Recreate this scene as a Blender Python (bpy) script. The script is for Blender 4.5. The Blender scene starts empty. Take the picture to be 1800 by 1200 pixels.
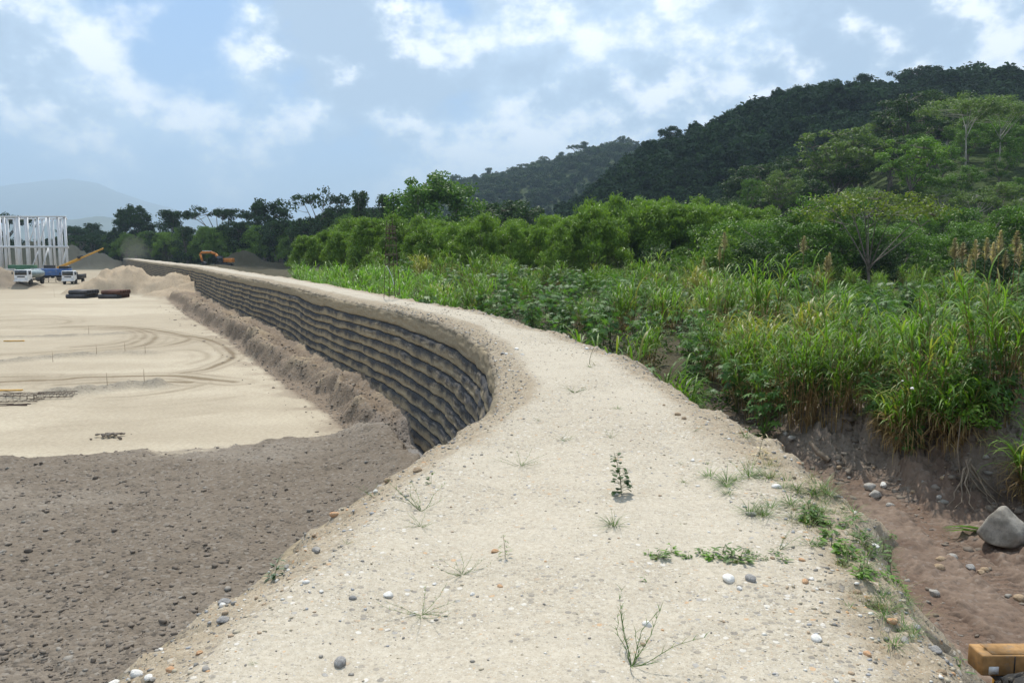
import bpy, math, random
import numpy as np
from math import radians as rad, pi, sin, cos
from mathutils import Vector, Matrix

# ------------------------------------------------------------------ camera, sky, sun, exposure
sc = bpy.context.scene
COL = sc.collection
F = 1379.0                       # focal length in photo pixels (1800 wide)
CAMZ = 5.5
TILT = math.atan((600 - 445) / F)
cam_d = bpy.data.cameras.new('camera')
cam = bpy.data.objects.new('camera', cam_d); COL.objects.link(cam)
cam_d.sensor_width = 36.0; cam_d.lens = 36.0 * F / 1800.0
cam_d.clip_start = 0.05; cam_d.clip_end = 60000
cam.location = (0, 0, CAMZ); cam.rotation_euler = (pi / 2 - TILT, 0, 0)
sc.camera = cam

SUN_AZ = rad(-7)                 # from +y, negative = left
SUN_EL = rad(60)
SUND = Vector((sin(SUN_AZ) * cos(SUN_EL), cos(SUN_AZ) * cos(SUN_EL), sin(SUN_EL)))
sun_d = bpy.data.lights.new('sun', 'SUN'); sun_d.energy = 5.0; sun_d.angle = rad(0.55); sun_d.color = (1.0, 0.95, 0.87)
sun = bpy.data.objects.new('sun', sun_d); COL.objects.link(sun)
sun.rotation_euler = SUND.to_track_quat('Z', 'Y').to_euler(); sun.location = (0, 0, 300)

w = bpy.data.worlds.new('World'); sc.world = w; w.use_nodes = True
nt = w.node_tree; N = nt.nodes; LK = nt.links; N.clear()
def nd(t, **k):
    n = N.new(t)
    for a, b in k.items(): setattr(n, a, b)
    return n
def wmath(op, a, b=None, c=None, clamp=False):
    n = nd('ShaderNodeMath', operation=op, use_clamp=clamp)
    for i, v in enumerate((a, b, c)):
        if v is None: continue
        if isinstance(v, (int, float)): n.inputs[i].default_value = v
        else: LK.new(v, n.inputs[i])
    return n.outputs[0]
def wmix(f, a, b):
    n = nd('ShaderNodeMix', data_type='RGBA')
    for s, v in ((n.inputs[0], f), (n.inputs[6], a), (n.inputs[7], b)):
        if isinstance(v, (int, float)): s.default_value = v
        elif isinstance(v, tuple): s.default_value = v
        else: LK.new(v, s)
    return n.outputs[2]
def wramp(v, a, b):
    n = nd('ShaderNodeMapRange', interpolation_type='SMOOTHSTEP')
    LK.new(v, n.inputs[0]); n.inputs[1].default_value = a; n.inputs[2].default_value = b
    return n.outputs[0]
sky = nd('ShaderNodeTexSky', sky_type='NISHITA', sun_disc=False, sun_elevation=SUN_EL, sun_rotation=SUN_AZ,
         altitude=200, air_density=1.0, dust_density=1.2, ozone_density=1.5)
tc = nd('ShaderNodeTexCoord')
sep = nd('ShaderNodeSeparateXYZ'); LK.new(tc.outputs['Generated'], sep.inputs[0])
dz = wmath('MAXIMUM', sep.outputs[2], 0.0)
cmb = nd('ShaderNodeCombineXYZ')
LK.new(sep.outputs[0], cmb.inputs[0]); LK.new(sep.outputs[1], cmb.inputs[1]); LK.new(wmath('MULTIPLY', dz, 1.35), cmb.inputs[2])
def wnoise(scale, off, detail=9, rough=0.56, dist=0.0):
    mp = nd('ShaderNodeMapping'); LK.new(cmb.outputs[0], mp.inputs[0])
    mp.inputs['Location'].default_value = off
    n = nd('ShaderNodeTexNoise'); LK.new(mp.outputs[0], n.inputs['Vector'])
    n.inputs['Scale'].default_value = scale; n.inputs['Detail'].default_value = detail
    n.inputs['Roughness'].default_value = rough; n.inputs['Distortion'].default_value = dist
    return n.outputs['Fac']
def blob(u, v, r, amp):
    """a thicker (+) or thinner (-) part of the cloud field, centred on a direction of the sky"""
    d = Vector(((u - 900) / F, 0, 0)) + Vector((0, sin(TILT), cos(TILT))) * ((600 - v) / F) + Vector((0, cos(TILT), -sin(TILT)))
    d.normalize()
    n = nd('ShaderNodeVectorMath', operation='DISTANCE'); LK.new(tc.outputs['Generated'], n.inputs[0]); n.inputs[1].default_value = d
    m = nd('ShaderNodeMapRange', interpolation_type='SMOOTHSTEP'); LK.new(n.outputs['Value'], m.inputs[0])
    m.inputs[1].default_value = r / F; m.inputs[2].default_value = 0.0; m.inputs[3].default_value = 0.0; m.inputs[4].default_value = amp
    return m.outputs[0]
def wsum(l):
    r = l[0]
    for q in l[1:]: r = wmath('ADD', r, q)
    return r
SC = 5.2
n1 = wnoise(SC, (3.1, 7.4, 0.3), detail=10, rough=0.56)
n1u = wnoise(SC, (3.1, 7.4, 0.345), detail=6, rough=0.56)
n2 = wnoise(2.0, (8.0, 2.0, 1.0), detail=3)
n3 = wnoise(14.0, (1.7, 4.2, 0), detail=8, rough=0.58)
n4 = wnoise(3.0, (5.3, 9.1, 2.0), detail=5, rough=0.5)
bias = wsum([blob(270, 50, 190, -0.13), blob(770, 20, 110, -0.10), blob(300, 200, 150, -0.05), blob(80, 40, 260, 0.08), blob(130, 150, 170, 0.07), blob(600, 40, 240, 0.09), blob(900, 150, 420, 0.07), blob(1600, 60, 480, 0.14), blob(60, 330, 330, -0.08)])
base = wsum([wmath('MULTIPLY', n1, 0.60), wmath('MULTIPLY', n2, 0.22), wmath('MULTIPLY', n3, 0.18), bias])
mask = wramp(base, 0.395, 0.515)
CLOUD_W = (14.5, 14.4, 14.2, 1); CLOUD_G = (4.1, 5.2, 6.7, 1); CLOUD_M = (7.1, 8.7, 10.4, 1)
rim = wmath('ADD', wmath('SUBTRACT', n1, n1u), wmath('MULTIPLY', wmath('SUBTRACT', n3, 0.5), 0.12))
lit = wramp(wmath('ADD', rim, wmath('MULTIPLY', wmath('SUBTRACT', n3, 0.5), 0.20)), -0.04, 0.10)
dark = wramp(wsum([wmath('MULTIPLY', rim, -1.2), wmath('MULTIPLY', n4, 0.7), wmath('MULTIPLY', bias, 0.9), wmath('MULTIPLY', n3, 0.12)]), 0.36, 0.60)
ccol = wmix(wmath('MULTIPLY', dark, 0.85), CLOUD_M, CLOUD_G)
ccol = wmix(wmath('MULTIPLY', lit, wramp(dark, 1.0, 0.2)), ccol, CLOUD_W)
blue = wmix(1.0, sky.outputs[0], (0.72, 0.90, 1.10, 1))
blue.node.blend_type = 'MULTIPLY'
skyc = wmix(0.5, blue, (3.6, 6.1, 10.0, 1))
allc = wmix(wmath('MULTIPLY', mask, 0.93), skyc, ccol)
hor = wramp(sep.outputs[2], 0.16, 0.0)
allc = wmix(wmath('MULTIPLY', hor, 0.42), allc, (5.6, 7.3, 9.4, 1))
allc = wmix(wramp(sep.outputs[2], 0.0, -0.03), allc, (4.0, 4.6, 5.0, 1))
bg = nd('ShaderNodeBackground'); bg.inputs[1].default_value = 0.1
LK.new(allc, bg.inputs[0])
wo = nd('ShaderNodeOutputWorld'); LK.new(bg.outputs[0], wo.inputs[0])

vs = sc.view_settings
vs.view_transform = 'Standard'; vs.look = 'None'; vs.gamma = 1; vs.exposure = 0.2; vs.use_curve_mapping = False
cy = sc.cycles
cy.max_bounces = 5; cy.diffuse_bounces = 3; cy.glossy_bounces = 2; cy.transmission_bounces = 3; cy.volume_bounces = 0
cy.transparent_max_bounces = 4
cy.caustics_reflective = False; cy.caustics_refractive = False
cy.use_denoising = True

# ------------------------------------------------------------------ helpers
RNG = np.random.default_rng(7)
random.seed(7)
UP = np.array((0.0, sin(TILT), cos(TILT))); FW = np.array((0.0, cos(TILT), -sin(TILT)))
def ray(u, v):
    return np.array(((u - 900) / F, 0, 0)) + UP * ((600 - v) / F) + FW
def at(u, v, z=0.0):
    d = ray(u, v); t = (z - CAMZ) / d[2]
    return np.array((0, 0, CAMZ)) + d * t
def atd(u, v, y):
    d = ray(u, v); return np.array((0, 0, CAMZ)) + d * (y / d[1])

def _h(ix, iy, s):
    n = (ix.astype(np.int64) * 374761393 + iy.astype(np.int64) * 668265263 + s * 974711) & 0xFFFFFFFF
    n = ((n ^ (n >> 13)) * 1274126177) & 0xFFFFFFFF
    n = n ^ (n >> 16)
    return (n & 0xFFFFFF).astype(np.float64) / 0xFFFFFF
def vn(x, y, s=0):
    x = np.asarray(x, float); y = np.asarray(y, float)
    ix = np.floor(x); iy = np.floor(y); fx = x - ix; fy = y - iy
    fx = fx * fx * (3 - 2 * fx); fy = fy * fy * (3 - 2 * fy)
    a = _h(ix, iy, s); b = _h(ix + 1, iy, s); c = _h(ix, iy + 1, s); d = _h(ix + 1, iy + 1, s)
    return (a + (b - a) * fx) * (1 - fy) + (c + (d - c) * fx) * fy - 0.5
def fbm(x, y, s=0, o=4, g=0.5):
    r = 0; amp = 1.0
    for k in range(o):
        r = r + amp * vn(x, y, s + k * 17); x = x * 2.03 + 5.1; y = y * 2.03 + 1.7; amp *= g
    return r
def ss(x, a, b):
    t = np.clip((np.asarray(x, float) - a) / (b - a), 0, 1); return t * t * (3 - 2 * t)

class Geo:
    def __init__(s): s.v = []; s.f = []; s.r = []; s.n = 0
    def add(s, V, Fc, r=None):
        V = np.asarray(V, float).reshape(-1, 3); Fc = np.asarray(Fc, np.int64)
        if Fc.shape[1] == 3: Fc = np.hstack([Fc, np.full((len(Fc), 1), -1) - s.n])
        s.v.append(V); s.f.append(Fc + s.n)
        s.r.append(np.full(len(V), random.random()) if r is None else np.broadcast_to(np.asarray(r, float), (len(V),)))
        s.n += len(V)
    def box(s, c, d, rot=None, taper=1.0, r=None):
        a = np.array([(x, y, z) for z in (-.5, .5) for y in (-.5, .5) for x in (-.5, .5)]) * np.array(d, float)
        a[4:, :2] *= taper
        if rot is not None: a = a @ np.array(rot.to_3x3()).T
        s.add(a + np.array(c, float), [(0, 2, 3, 1), (4, 5, 7, 6), (0, 1, 5, 4), (2, 6, 7, 3), (0, 4, 6, 2), (1, 3, 7, 5)], r)
    def bar(s, p, q, wd, ht=None):
        p = Vector(p); q = Vector(q); d = q - p
        m = d.to_track_quat('X', 'Z').to_matrix()
        s.box((p + q) / 2, (d.length, wd, ht or wd), m)
    def tube(s, P, R, n=6, cap=True, r=None):
        P = np.asarray(P, float); R = np.broadcast_to(np.asarray(R, float), (len(P),))
        T = np.gradient(P, axis=0); T /= np.linalg.norm(T, axis=1)[:, None] + 1e-9
        ref = np.where(np.abs(T[:, 2:3]) > 0.9, np.array([[1.0, 0, 0]]), np.array([[0, 0, 1.0]]))
        A = np.cross(T, ref); A /= np.linalg.norm(A, axis=1)[:, None] + 1e-9
        B = np.cross(T, A)
        th = np.linspace(0, 2 * pi, n, endpoint=False)
        V = P[:, None] + R[:, None, None] * (A[:, None] * np.cos(th)[None, :, None] + B[:, None] * np.sin(th)[None, :, None])
        m = len(P); i = np.arange(m - 1)[:, None] * n; j = np.arange(n)[None]; j2 = (j + 1) % n
        Fc = np.stack([i + j, i + j2, i + n + j2, i + n + j], -1).reshape(-1, 4)
        s.add(V.reshape(-1, 3), Fc, r)
        if cap:
            for k in (0, m - 1):
                c = V[k]; idx = np.arange(n)
                s.add(np.vstack([c, c.mean(0)]), np.stack([idx, (idx + 1) % n, np.full(n, n)], 1), r)
    def mesh(s, name, mat, smooth=False, extra=None):
        V = np.vstack(s.v); Fc = np.vstack(s.f); r = np.concatenate(s.r)
        return raw_mesh(name, V, Fc, mat, smooth, dict(rnd=r, **(extra or {})))

def raw_mesh(name, V, Fc, mat, smooth=False, attrs=None, cols=None):
    me = bpy.data.meshes.new(name)
    V = np.asarray(V, np.float32); Fc = np.asarray(Fc, np.int64)
    if Fc.shape[1] == 3: cnt = np.full(len(Fc), 3); loops = Fc.ravel()
    else:
        tri = Fc[:, 3] < 0; cnt = np.where(tri, 3, 4); loops = Fc.ravel(); loops = loops[loops >= 0]
    me.vertices.add(len(V)); me.vertices.foreach_set('co', V.ravel())
    me.loops.add(len(loops)); me.loops.foreach_set('vertex_index', loops.astype(np.int32))
    me.polygons.add(len(cnt))
    st = np.concatenate([[0], np.cumsum(cnt)[:-1]])
    me.polygons.foreach_set('loop_start', st.astype(np.int32))
    if smooth: me.polygons.foreach_set('use_smooth', np.ones(len(cnt), bool))
    for k, a in (attrs or {}).items():
        at_ = me.attributes.new(k, 'FLOAT', 'POINT'); at_.data.foreach_set('value', np.asarray(a, np.float32))
    for k, a in (cols or {}).items():
        at_ = me.attributes.new(k, 'FLOAT_COLOR', 'POINT')
        a = np.asarray(a, np.float32)
        if a.shape[1] == 3: a = np.hstack([a, np.ones((len(a), 1), np.float32)])
        at_.data.foreach_set('color', a.ravel())
    me.update(calc_edges=True); me.validate()
    if mat: me.materials.append(mat)
    return me
def ob(name, data, parent=None, loc=None, rz=None, scale=None):
    o = bpy.data.objects.new(name, data); COL.objects.link(o)
    if parent: o.parent = parent
    if loc is not None: o.location = [float(q) for q in loc]
    if rz is not None: o.rotation_euler = (0, 0, rz)
    if scale is not None: o.scale = (scale,) * 3 if isinstance(scale, (int, float)) else scale
    return o
def tag(o, label=None, cat=None, group=None, kind=None):
    if label: o['label'] = label
    if cat: o['category'] = cat
    if group: o['group'] = group
    if kind: o['kind'] = kind
    return o
def grid_faces(nr, nc):
    i = np.arange(nr - 1)[:, None] * nc; j = np.arange(nc - 1)[None]
    return np.stack([i + j, i + j + 1, i + nc + j + 1, i + nc + j], -1).reshape(-1, 4)
def plant(name, parts, label, cat, group, loc, rz=0.0, scale=1.0):
    """Empty at the base with one child per part; mesh data is shared by alike plants"""
    e = ob(name, None, None, loc, rz, scale); e.empty_display_size = 0.1
    for pn, me in parts: ob(pn, me, e)
    return tag(e, label, cat, group)

# ------------------------------------------------------------------ materials
class M:
    def __init__(s, name):
        s.m = bpy.data.materials.new(name); s.m.use_nodes = True; s.t = s.m.node_tree; s.t.nodes.clear()
        s.out = s.t.nodes.new('ShaderNodeOutputMaterial')
    def n(s, t, ins=None, **k):
        n = s.t.nodes.new(t)
        for a, b in k.items(): setattr(n, a, b)
        for a, b in (ins or {}).items(): s.set(n.inputs[a], b)
        return n
    def set(s, sock, v):
        if isinstance(v, bpy.types.NodeSocket): s.t.links.new(v, sock)
        elif isinstance(v, tuple) and len(v) == 3 and sock.type == 'RGBA': sock.default_value = (*v, 1)
        else: sock.default_value = v
    def mix(s, f, a, b, mode='MIX'):
        n = s.n('ShaderNodeMix', {0: f, 6: a, 7: b}, data_type='RGBA', blend_type=mode); return n.outputs[2]
    def math(s, op, a, b=0.0, clamp=False):
        n = s.n('ShaderNodeMath', {0: a, 1: b}, operation=op, use_clamp=clamp); return n.outputs[0]
    def attr(s, name, o='Fac'): return s.n('ShaderNodeAttribute', attribute_name=name).outputs[o]
    def pos(s):
        return s.n('ShaderNodeNewGeometry').outputs['Position']
    def obj(s):
        return s.n('ShaderNodeTexCoord').outputs['Object']
    def noise(s, vec, scale, detail=4, rough=0.55, o='Fac', dist=0.0):
        return s.n('ShaderNodeTexNoise', {'Vector': vec, 'Scale': scale, 'Detail': detail, 'Roughness': rough, 'Distortion': dist}).outputs[o]
    def voro(s, vec, scale, o='Color', feature='F1'):
        return s.n('ShaderNodeTexVoronoi', {'Vector': vec, 'Scale': scale}, feature=feature).outputs[o]
    def rng(s, v, a, b, c=0.0, d=1.0):
        return s.n('ShaderNodeMapRange', {0: v, 1: a, 2: b, 3: c, 4: d}, interpolation_type='SMOOTHSTEP').outputs[0]
    def bump(s, h, strength=0.5, dist=0.02, normal=None):
        ins = {'Height': h, 'Strength': strength, 'Distance': dist}
        if normal is not None: ins['Normal'] = normal
        return s.n('ShaderNodeBump', ins).outputs[0]
    def bsdf(s, col, rough=0.8, normal=None, metal=0.0, spec=0.3):
        b = s.n('ShaderNodeBsdfPrincipled', {'Base Color': col, 'Roughness': rough, 'Metallic': metal, 'Specular IOR Level': spec})
        if normal is not None: s.set(b.inputs['Normal'], normal)
        return b.outputs[0]
    def end(s, sh): s.t.links.new(sh, s.out.inputs[0]); return s.m

def leaf_mat(name, a, b, c, trans=0.35, rough=0.5, spec=0.35, clumpvar=0.5):
    """three leaf tones picked per leaf, plus a tone per plant; part of the light passes through the blade"""
    m = M(name)
    r = m.attr('rnd'); oi = m.n('ShaderNodeObjectInfo').outputs['Random']
    col = m.mix(m.rng(r, 0.15, 0.75), a, b)
    col = m.mix(m.rng(r, 0.82, 1.0), col, c)
    n = m.noise(m.pos(), 0.35, 3, 0.6)
    k = m.math('ADD', m.math('MULTIPLY', oi, 0.45), m.math('MULTIPLY', n, 0.7))
    col = m.mix(clumpvar, col, m.mix(1.0, col, m.n('ShaderNodeCombineColor', {0: m.math('ADD', k, 0.42), 1: m.math('ADD', k, 0.46), 2: m.math('ADD', k, 0.4)}).outputs[0], 'MULTIPLY'))
    p = m.bsdf(col, rough, None, 0, spec)
    tcol = m.mix(1.0, col, (1.55, 1.75, 0.75), 'MULTIPLY')
    t = m.n('ShaderNodeBsdfTranslucent', {'Color': tcol}).outputs[0]
    return m.end(m.n('ShaderNodeMixShader', {0: trans, 1: p, 2: t}).outputs[0])
def plain(name, col, rough=0.6, metal=0.0, var=0.12, scale=3.0, spec=0.4, dirt=None):
    m = M(name); p = m.obj()
    n = m.noise(p, scale, 5, 0.6)
    c = m.mix(m.rng(n, 0.3, 0.7), tuple(q * (1 - var) for q in col), tuple(min(1, q * (1 + var)) for q in col))
    if dirt: c = m.mix(m.rng(m.noise(p, scale * 2.3, 5, 0.65), 0.5, 0.72, 0, 0.75), c, dirt)
    return m.end(m.bsdf(c, rough, m.bump(n, 0.15, 0.01), metal, spec))

def ground_mat():
    m = M('soil'); P = m.pos(); c = m.attr('base', 'Color'); rg = m.attr('rough')
    n = m.noise(P, 9, 6, 0.65); n2 = m.noise(P, 0.7, 5, 0.6); v = m.voro(P, 16, 'Color'); vd = m.voro(P, 16, 'Distance')
    sp = m.n('ShaderNodeSeparateColor', {0: v}).outputs[0]
    c2 = m.mix(m.math('MULTIPLY', m.rng(n, 0.3, 0.7), 0.5), c, m.mix(1.0, c, (0.62, 0.60, 0.58), 'MULTIPLY'))
    c2 = m.mix(m.math('MULTIPLY', m.rng(n2, 0.35, 0.65), 0.22), c2, m.mix(1.0, c2, (0.72, 0.70, 0.68), 'MULTIPLY'))
    c2 = m.mix(m.math('MULTIPLY', m.rng(sp, 0.86, 0.95), m.math('MULTIPLY', rg, 0.3)), c2, (0.30, 0.28, 0.25))
    c2 = m.mix(m.math('MULTIPLY', m.rng(sp, 0.16, 0.06), m.math('MULTIPLY', rg, 0.55)), c2, (0.06, 0.052, 0.045))
    h = m.math('ADD', m.math('MULTIPLY', n, 0.8), m.math('MULTIPLY', vd, m.math('MULTIPLY', rg, -0.5)))
    nr = m.bump(h, m.math('ADD', 0.12, m.math('MULTIPLY', rg, 0.75)), 0.05)
    return m.end(m.bsdf(c2, 0.95, nr, 0, 0.1))
def gravel_mat():
    m = M('gravelly_sand'); P = m.pos(); e = m.attr('edge')
    nb = m.noise(P, 0.55, 5, 0.6); nf = m.noise(P, 30, 5, 0.7); ns = m.noise(P, 150, 3, 0.7); nm = m.noise(P, 3.0, 5, 0.65)
    g = m.math('ADD', m.rng(m.math('ADD', m.math('MULTIPLY', nb, 0.6), m.math('MULTIPLY', nm, 0.4)), 0.40, 0.62), m.math('MULTIPLY', e, 0.9), True)
    sand = m.mix(m.rng(nf, 0.3, 0.7), (0.368, 0.325, 0.255), (0.468, 0.422, 0.342))
    sand = m.mix(m.math('MULTIPLY', m.rng(ns, 0.54, 0.70), 0.6), sand, (0.23, 0.20, 0.155))
    col = sand; H = m.math('MULTIPLY', nf, 0.35)
    for sc_, th, amt in ((120, 0.60, 0.45), (60, 0.81, 0.55), (28, 0.89, 0.65)):
        vc = m.n('ShaderNodeSeparateColor', {0: m.voro(P, sc_, 'Color')}); vd = m.voro(P, sc_, 'Distance')
        pal = m.n('ShaderNodeValToRGB', {0: vc.outputs[1]})
        cr = pal.color_ramp; cr.interpolation = 'CONSTANT'
        els = [(0, (0.36, 0.32, 0.25)), (0.22, (0.24, 0.22, 0.19)), (0.40, (0.52, 0.48, 0.40)), (0.60, (0.17, 0.16, 0.15)), (0.70, (0.40, 0.31, 0.22)),
               (0.76, (0.62, 0.60, 0.56)), (0.88, (0.30, 0.30, 0.30)), (0.965, (0.48, 0.30, 0.16))]
        cr.elements[0].position = 0; cr.elements[0].color = (*els[0][1], 1); cr.elements[1].position = els[1][0]; cr.elements[1].color = (*els[1][1], 1)
        for p_, c_ in els[2:]:
            q = cr.elements.new(p_); q.color = (*c_, 1)
        sel = m.math('GREATER_THAN', m.math('ADD', vc.outputs[0], m.math('MULTIPLY', g, 0.45)), th + 0.16)
        inside = m.math('MULTIPLY', sel, m.rng(vd, 0.52, 0.40))
        k = m.math('MULTIPLY', inside, amt)
        col = m.mix(k, col, pal.outputs[0])
        H = m.math('ADD', H, m.math('MULTIPLY', inside, 0.35 * 48 / sc_))
    col = m.mix(m.math('MULTIPLY', g, 0.22), col, m.mix(1.0, col, (0.70, 0.66, 0.58), 'MULTIPLY'))
    col = m.mix(m.math('MULTIPLY', m.rng(m.math('ADD', e, m.math('MULTIPLY', m.math('SUBTRACT', nm, 0.5), 0.9)), 0.35, 1.05), 0.62), col, m.mix(1.0, col, (0.62, 0.54, 0.44), 'MULTIPLY'))
    nr = m.bump(H, 0.55, 0.012, m.bump(nm, 0.25, 0.06))
    return m.end(m.bsdf(col, 0.95, nr, 0, 0.12))
def wall_mat(name, dark, tan, lo, hi):
    m = M(name); P = m.pos(); v = m.attr('v'); s = m.attr('s')
    cv = m.n('ShaderNodeCombineXYZ', {0: m.math('MULTIPLY', s, 6.0), 1: m.math('MULTIPLY', v, 0.8), 2: 0.0}).outputs[0]
    st = m.noise(cv, 1.6, 5, 0.7); nb = m.noise(P, 1.3, 4, 0.6); nf = m.noise(P, 22, 4, 0.7)
    # dust mask: the lower half of each wrap holds more sand
    k = m.math('ADD', v, m.math('ADD', m.math('MULTIPLY', m.math('SUBTRACT', st, 0.5), 0.7), m.math('MULTIPLY', m.math('SUBTRACT', nb, 0.5), 1.5)))
    k = m.rng(k, lo, hi)
    t = m.mix(m.rng(nf, 0.3, 0.7), tuple(q * 0.7 for q in tan), tan)
    d = m.mix(m.rng(nf, 0.3, 0.75), tuple(q * 0.6 for q in dark), tuple(q * 1.7 for q in dark))
    c = m.mix(k, d, t)
    c = m.mix(m.math('MULTIPLY', m.rng(st, 0.56, 0.72), 0.5), c, tuple(q * 0.8 for q in dark))
    nr = m.bump(st, 0.6, 0.045, m.bump(nf, 0.5, 0.02))
    return m.end(m.bsdf(c, 0.95, nr, 0, 0.05))

MAT = {}
MAT['ground'] = ground_mat(); MAT['gravel'] = gravel_mat()
MAT['wrap'] = wall_mat('dusty_black_geotextile', (0.056, 0.057, 0.060), (0.40, 0.325, 0.215), 0.05, 0.85)
MAT['wraptop'] = wall_mat('sandy_geotextile', (0.13, 0.115, 0.085), (0.36, 0.295, 0.20), -0.35, 0.35)
def pebble_mat(name, els):
    m = M(name); r = m.attr('rnd'); pal = m.n('ShaderNodeValToRGB', {0: r}); cr = pal.color_ramp; cr.interpolation = 'CONSTANT'
    cr.elements[0].color = (*els[0][1], 1); cr.elements[1].position = els[1][0]; cr.elements[1].color = (*els[1][1], 1)
    for p_, c_ in els[2:]: cr.elements.new(p_).color = (*c_, 1)
    n = m.noise(m.pos(), 60, 4, 0.6)
    c = m.mix(m.math('MULTIPLY', m.rng(n, 0.35, 0.7), 0.4), pal.outputs[0], m.mix(1.0, pal.outputs[0], (0.6, 0.58, 0.55), 'MULTIPLY'))
    return m.end(m.bsdf(c, 0.8, m.bump(n, 0.3, 0.005), 0, 0.25))
MAT['pebble'] = pebble_mat('river_pebbles', [(0, (0.40, 0.35, 0.26)), (0.3, (0.26, 0.24, 0.21)), (0.5, (0.33, 0.33, 0.33)), (0.66, (0.58, 0.56, 0.51)), (0.75, (0.38, 0.29, 0.20)), (0.85, (0.20, 0.19, 0.175)), (0.96, (0.50, 0.31, 0.17))])
MAT['clod'] = pebble_mat('dark_soil_clods', [(0, (0.172, 0.143, 0.114)), (0.45, (0.145, 0.120, 0.097)), (0.75, (0.21, 0.18, 0.148)), (0.96, (0.25, 0.23, 0.20))])
def rock_mat(name, a, b):
    m = M(name); P = m.obj(); n = m.noise(P, 2.2, 7, 0.65); n2 = m.noise(P, 11, 5, 0.7)
    c = m.mix(m.rng(n, 0.35, 0.65), a, b); c = m.mix(m.math('MULTIPLY', m.rng(n2, 0.5, 0.75), 0.5), c, tuple(q * 0.55 for q in a))
    return m.end(m.bsdf(c, 0.85, m.bump(m.math('ADD', n, m.math('MULTIPLY', n2, 0.3)), 0.5, 0.03), 0, 0.25))
MAT['rock_g'] = rock_mat('grey_stone', (0.27, 0.25, 0.22), (0.36, 0.34, 0.31))
MAT['rock_d'] = rock_mat('weathered_boulder', (0.17, 0.155, 0.13), (0.30, 0.275, 0.235))
MAT['rock_w'] = rock_mat('white_stone', (0.62, 0.60, 0.55), (0.74, 0.72, 0.68))
MAT['rock_o'] = rock_mat('orange_stone', (0.46, 0.25, 0.13), (0.52, 0.36, 0.22))
MAT['rock_b'] = rock_mat('brown_stone', (0.26, 0.19, 0.12), (0.36, 0.27, 0.18))
MAT['rock_s'] = rock_mat('slate_stone', (0.21, 0.20, 0.19), (0.34, 0.33, 0.315))
MAT['grass'] = leaf_mat('elephant_grass_leaf', (0.078, 0.155, 0.018), (0.142, 0.238, 0.030), (0.25, 0.225, 0.07), 0.38, 0.5, 0.32)
MAT['grass_y'] = leaf_mat('yellowing_grass_leaf', (0.17, 0.20, 0.03), (0.27, 0.26, 0.05), (0.34, 0.26, 0.10), 0.35, 0.45, 0.45)
MAT['grass_b'] = leaf_mat('bright_grass_leaf', (0.10, 0.20, 0.024), (0.15, 0.27, 0.036), (0.19, 0.27, 0.05), 0.42, 0.45, 0.4)
MAT['straw'] = leaf_mat('dry_cane', (0.20, 0.125, 0.055), (0.30, 0.20, 0.09), (0.36, 0.27, 0.14), 0.2, 0.7, 0.2)
MAT['castor'] = leaf_mat('castor_leaf', (0.050, 0.118, 0.026), (0.085, 0.17, 0.036), (0.12, 0.18, 0.04), 0.32, 0.53, 0.30)
MAT['bush'] = leaf_mat('bush_leaf', (0.050, 0.112, 0.012), (0.098, 0.185, 0.020), (0.13, 0.17, 0.035), 0.28, 0.55, 0.28)
MAT['bush_l'] = leaf_mat('light_bush_leaf', (0.070, 0.140, 0.016), (0.115, 0.20, 0.024), (0.17, 0.22, 0.045), 0.3, 0.55, 0.28)
MAT['bamboo'] = leaf_mat('bamboo_leaf', (0.090, 0.160, 0.015), (0.160, 0.250, 0.026), (0.21, 0.27, 0.04), 0.27, 0.5, 0.3)
MAT['tree'] = leaf_mat('tree_leaf', (0.024, 0.050, 0.014), (0.044, 0.082, 0.022), (0.075, 0.105, 0.034), 0.26, 0.6, 0.2)
MAT['tree_l'] = leaf_mat('pale_tree_leaf', (0.075, 0.115, 0.034), (0.115, 0.165, 0.048), (0.14, 0.18, 0.075), 0.36, 0.55, 0.25)
MAT['forest'] = leaf_mat('shade_dark_forest_leaf', (0.018, 0.036, 0.013), (0.034, 0.064, 0.020), (0.06, 0.085, 0.03), 0.22, 0.65, 0.12, 0.9)  # darker than the tree leaf: the hill's cloud shade is deepened in the colour
MAT['tree_y'] = leaf_mat('yellow_green_leaf', (0.09, 0.13, 0.018), (0.15, 0.19, 0.028), (0.22, 0.21, 0.04), 0.35, 0.5, 0.3)
MAT['weed'] = leaf_mat('weed_leaf', (0.06, 0.115, 0.025), (0.10, 0.17, 0.038), (0.16, 0.18, 0.06), 0.3, 0.5, 0.35)
MAT['dryweed'] = leaf_mat('dry_weed', (0.16, 0.16, 0.08), (0.22, 0.20, 0.11), (0.30, 0.24, 0.14), 0.25, 0.6, 0.25)
MAT['plume'] = leaf_mat('plume', (0.42, 0.33, 0.23), (0.52, 0.43, 0.31), (0.60, 0.51, 0.39), 0.3, 0.8, 0.1)
MAT['bark'] = plain('grey_bark', (0.17, 0.145, 0.12), 0.9, 0, 0.3, 2.0, 0.15)
MAT['barkw'] = plain('pale_bark', (0.36, 0.33, 0.28), 0.85, 0, 0.25, 1.2, 0.2)
MAT['culm'] = plain('bamboo_culm', (0.14, 0.15, 0.06), 0.6, 0, 0.3, 1.5, 0.3)
MAT['stem'] = plain('green_stem', (0.11, 0.12, 0.05), 0.7, 0, 0.3, 4.0, 0.3)
MAT['steelw'] = plain('white_painted_steel', (0.62, 0.64, 0.66), 0.55, 0, 0.06, 0.6, 0.4)
MAT['rebar'] = plain('rusty_rebar', (0.075, 0.05, 0.04), 0.8, 0.3, 0.3, 9.0)
MAT['whitep'] = plain('white_paint', (0.74, 0.75, 0.76), 0.35, 0, 0.04, 2.0, 0.5, (0.45, 0.40, 0.32))
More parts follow.
